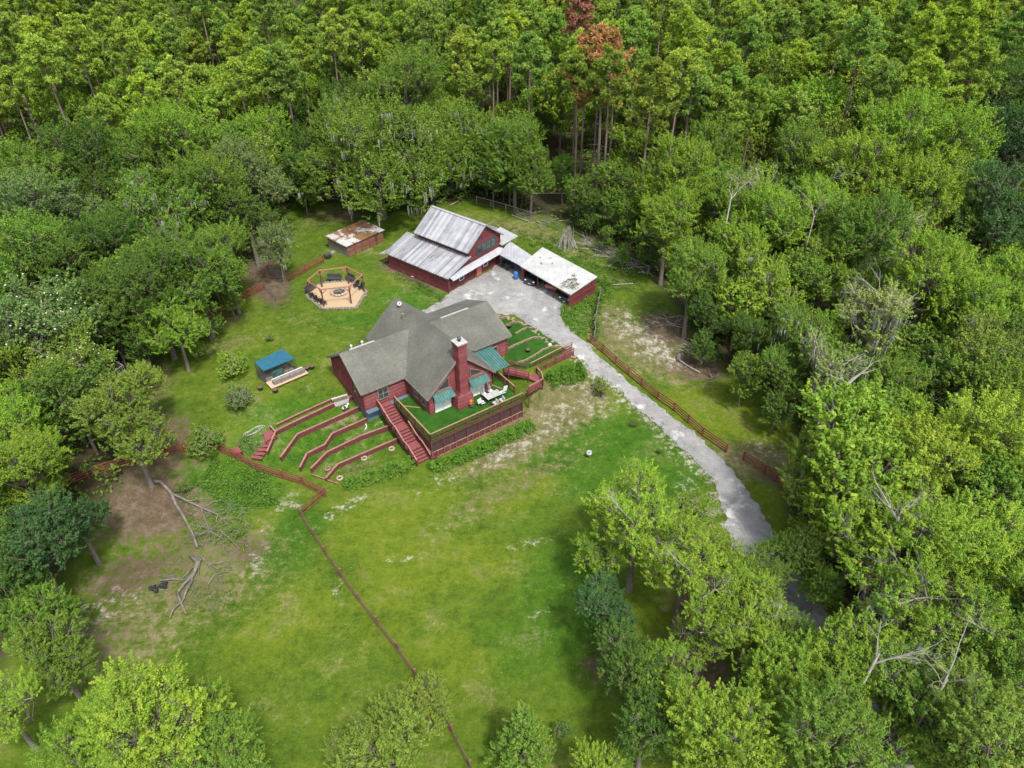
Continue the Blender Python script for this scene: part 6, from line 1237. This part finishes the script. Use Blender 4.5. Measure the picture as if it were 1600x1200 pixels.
# ------------------------------------------------------------------ forest
PG = 'tall pines of the forest'; UG = 'understorey trees of the forest'
PL = 'tall straight pine with a tufted crown in the dense forest behind the yard'; UL = 'slender green broadleaf tree filling the gaps between the forest pines'
def pine_at(px, py, H_, var, c, label, g=None):
    x, y, z_ = at(px, py); s = H_/{'p0': 22, 'p1': 25, 'p2': 20, 'p3': 23.5}[var]; HERO.append((x, y, 2.0)); return place(var, x, y, s, 1, c, 'pine_tree', label, 'tree', g)
pine_at(896, 322, 23, 'p3', OLV, 'leftmost of the three bare trunked pines at the forest edge behind the carport'); pine_at(938, 350, 25, 'p1', OLV, 'middle pine with a long bare trunk at the forest edge behind the brush pile'); pine_at(994, 362, 24, 'p0', OLV, 'rightmost bare trunked pine at the forest edge near the right wood')
x, y, z = at(948, 78, 24); place('p2', x, y, 1.3, 1, (.36, .22, .085), 'pine_tree', 'dying pine with orange brown needles near the top edge', 'tree'); HERO.append((x, y-3, 6.5))
x, y, z = at(912, 30, 23); place('p3', x, y, 1.15, 1, (.26, .13, .085), 'pine_tree', 'dead pine with reddish needles at the very top edge', 'tree'); HERO.append((x, y, 3))
def visible(x, y, z_, m=60):
    px, py = proj(x, y, z_); return -m < px < 1600+m and -m < py < 1200+m
PC = [(.21, .32, .045), (.18, .3, .05), (.25, .35, .055), (.24, .36, .04), (.16, .27, .05)]; npine = nund = 0; cand = []
hp = np.array(HERO)
sp = 6.1; j = 0; yy = 22.0
while yy < 240:
    xx = -150+(j % 2)*sp/2
    while xx < 150:
        x = xx+rt.gauss(0, 1.1); y = yy+rt.gauss(0, 1.1); xx += sp
        if not (visible(x, y, 21) or visible(x, y, 8)): continue
        if inpoly(np.array([x]), np.array([y]), CLEAR)[0]: continue
        px, py = proj(x, y, float(hgt(x, y))); farq = y > 108 and not (px > 1150 and py > 330) and not (px < 480 and py > 330)
        d = np.hypot(hp[:, 0]-x, hp[:, 1]-y)-hp[:, 2]*(.75 if farq else .25)
        if d.min() < 1.4: continue
        if 835 < px < 885 and 250 < py < 345: continue
        if 470 < px < 520 and 290 < py < 350: continue
        cand.append((x, y, px, py))
    yy += sp*.87; j += 1
PINES = []; UND = []
for (x, y, px, py) in cand:
    far = y > 108 and not (px > 1150 and py > 330) and not (px < 480 and py > 330)
    (PINES if far and rt.random() < .56 else UND).append((x, y, px, py, far))
PINES.sort(key=lambda p: p[1]); UND.sort(key=lambda p: p[1])
for a, b in zip(CLEAR, CLEAR[1:]+CLEAR[:1]):
    ln = math.dist(a, b); nx, ny = (b[1]-a[1])/ln, -(b[0]-a[0])/ln
    if inpoly(np.array([(a[0]+b[0])/2+nx]), np.array([(a[1]+b[1])/2+ny]), CLEAR)[0]: nx, ny = -nx, -ny
    for k in range(int(ln/2.6)):
        f = (k+rt.random())/max(1, int(ln/2.6)); o_ = rt.uniform(.8, 3.5); x = a[0]+(b[0]-a[0])*f+nx*o_; y = a[1]+(b[1]-a[1])*f+ny*o_; px, py = proj(x, y, float(hgt(x, y)))
        if not visible(x, y, 2) or 380 < px < 470 and 370 < py < 480 or 830 < px < 890 and py < 360 or 90 < px < 225 and 540 < py < 700 or 110 < px < 230 and py > 700 or py > 1020 or 1120 < px < 1260 and 560 < py < 760: continue
        place(rt.choice(['u0', 'u1', 'g0', 'g0']), x, y, rt.uniform(.3, .55) if rt.random() < .6 else rt.uniform(.8, 1.1), 1, rt.choice([MID, BRI, DRK, OLV]), 'understorey_tree', 'small shaded broadleaf tree under the taller trees at the side of the clearing', 'tree', 'small trees under the side woods')
print('forest', len(PINES), len(UND))
for i, (x, y, px, py, far) in enumerate(PINES[:290]): place(rt.choice(['p0', 'p1', 'p2', 'p3']), x, y, rt.uniform(.75, 1.12), 1, rt.choice(PC), 'pine_tree', PL, 'tree', PG)
for i, (x, y, px, py, far) in enumerate(UND[:295]):
    if far: place(rt.choice(['u0', 'u1']), x, y, rt.uniform(.8, 1.3), rt.uniform(.95, 1.15), rt.choice([MID, BRI, YEL, BRI, OLV]), 'understorey_tree', UL, 'tree', UG)
    else: place(rt.choice(['u0', 'u1']), x, y, rt.uniform(.6, .95), 1, rt.choice([MID, DRK, MID, BRI]), 'understorey_tree', 'small shaded broadleaf tree under the taller trees at the side of the clearing', 'tree', 'small trees under the side woods')
# the farthest rows beyond the ones one can count
def merged(src, spots, name, label, c, m):
    Vs = []; Ts = []; Tv = []; Tf = []; off = 0; rg = np.random.RandomState(5)
    for (x, y, *_) in spots:
        me_ = dict(V_[src]['parts'])['crown']; n = len(me_.vertices); a = np.empty(n*3); me_.vertices.foreach_get('co', a); a = a.reshape(-1, 4, 3)[::2].reshape(-1, 3); t_ = np.empty(n//4); me_.attributes['tint'].data.foreach_get('value', t_); t_ = t_[::2]
        s = rg.uniform(.85, 1.1); th = rg.uniform(0, 6.28); c_, s_ = math.cos(th), math.sin(th); b = a.copy(); b[:, 0] = (a[:, 0]*c_-a[:, 1]*s_)*s+x; b[:, 1] = (a[:, 0]*s_+a[:, 1]*c_)*s+y; b[:, 2] = a[:, 2]*s+float(hgt(x, y)); Vs.append(b); Ts.append(np.clip(t_+rg.uniform(-.2, .2), 0, 1))
    if Vs:
        o = bpy.data.objects.new(name, quad_mesh(name, np.vstack(Vs), np.concatenate(Ts), m)); col.objects.link(o); o.color = c+(1,); tag(o, label, 'forest', kind='stuff')
merged('p0', PINES[290:], 'far_pines', 'farthest pine crowns of the forest', PC[0], M['needle']); merged('u0', UND[295:], 'far_understorey', 'farthest understorey foliage of the forest', MID, M['leaf'])
# undergrowth on the forest floor
rg = np.random.RandomState(3); cen = []; 
while len(cen) < 9000:
    x = rg.uniform(-150, 150) if rg.rand() < .3 else rg.uniform(-95, 95); y = rg.uniform(25, 235) if rg.rand() < .3 else rg.uniform(25, 170)
    if not visible(x, y, 1, 20) or inpoly(np.array([x]), np.array([y]), CLEAR)[0]: continue
    px, py = proj(x, y, 0)
    if 835 < px < 890 and 240 < py < 350: continue
    if y < 105 and rg.rand() < .25: continue
    cen.append((x, y, float(hgt(x, y))+rg.rand()**2*2.6))
o = foliage('undergrowth', cen, (.5, 1.3), 22, .42, (.1, .19, .025), 'green undergrowth covering the floor of the forest', 'undergrowth', 'stuff', 6)
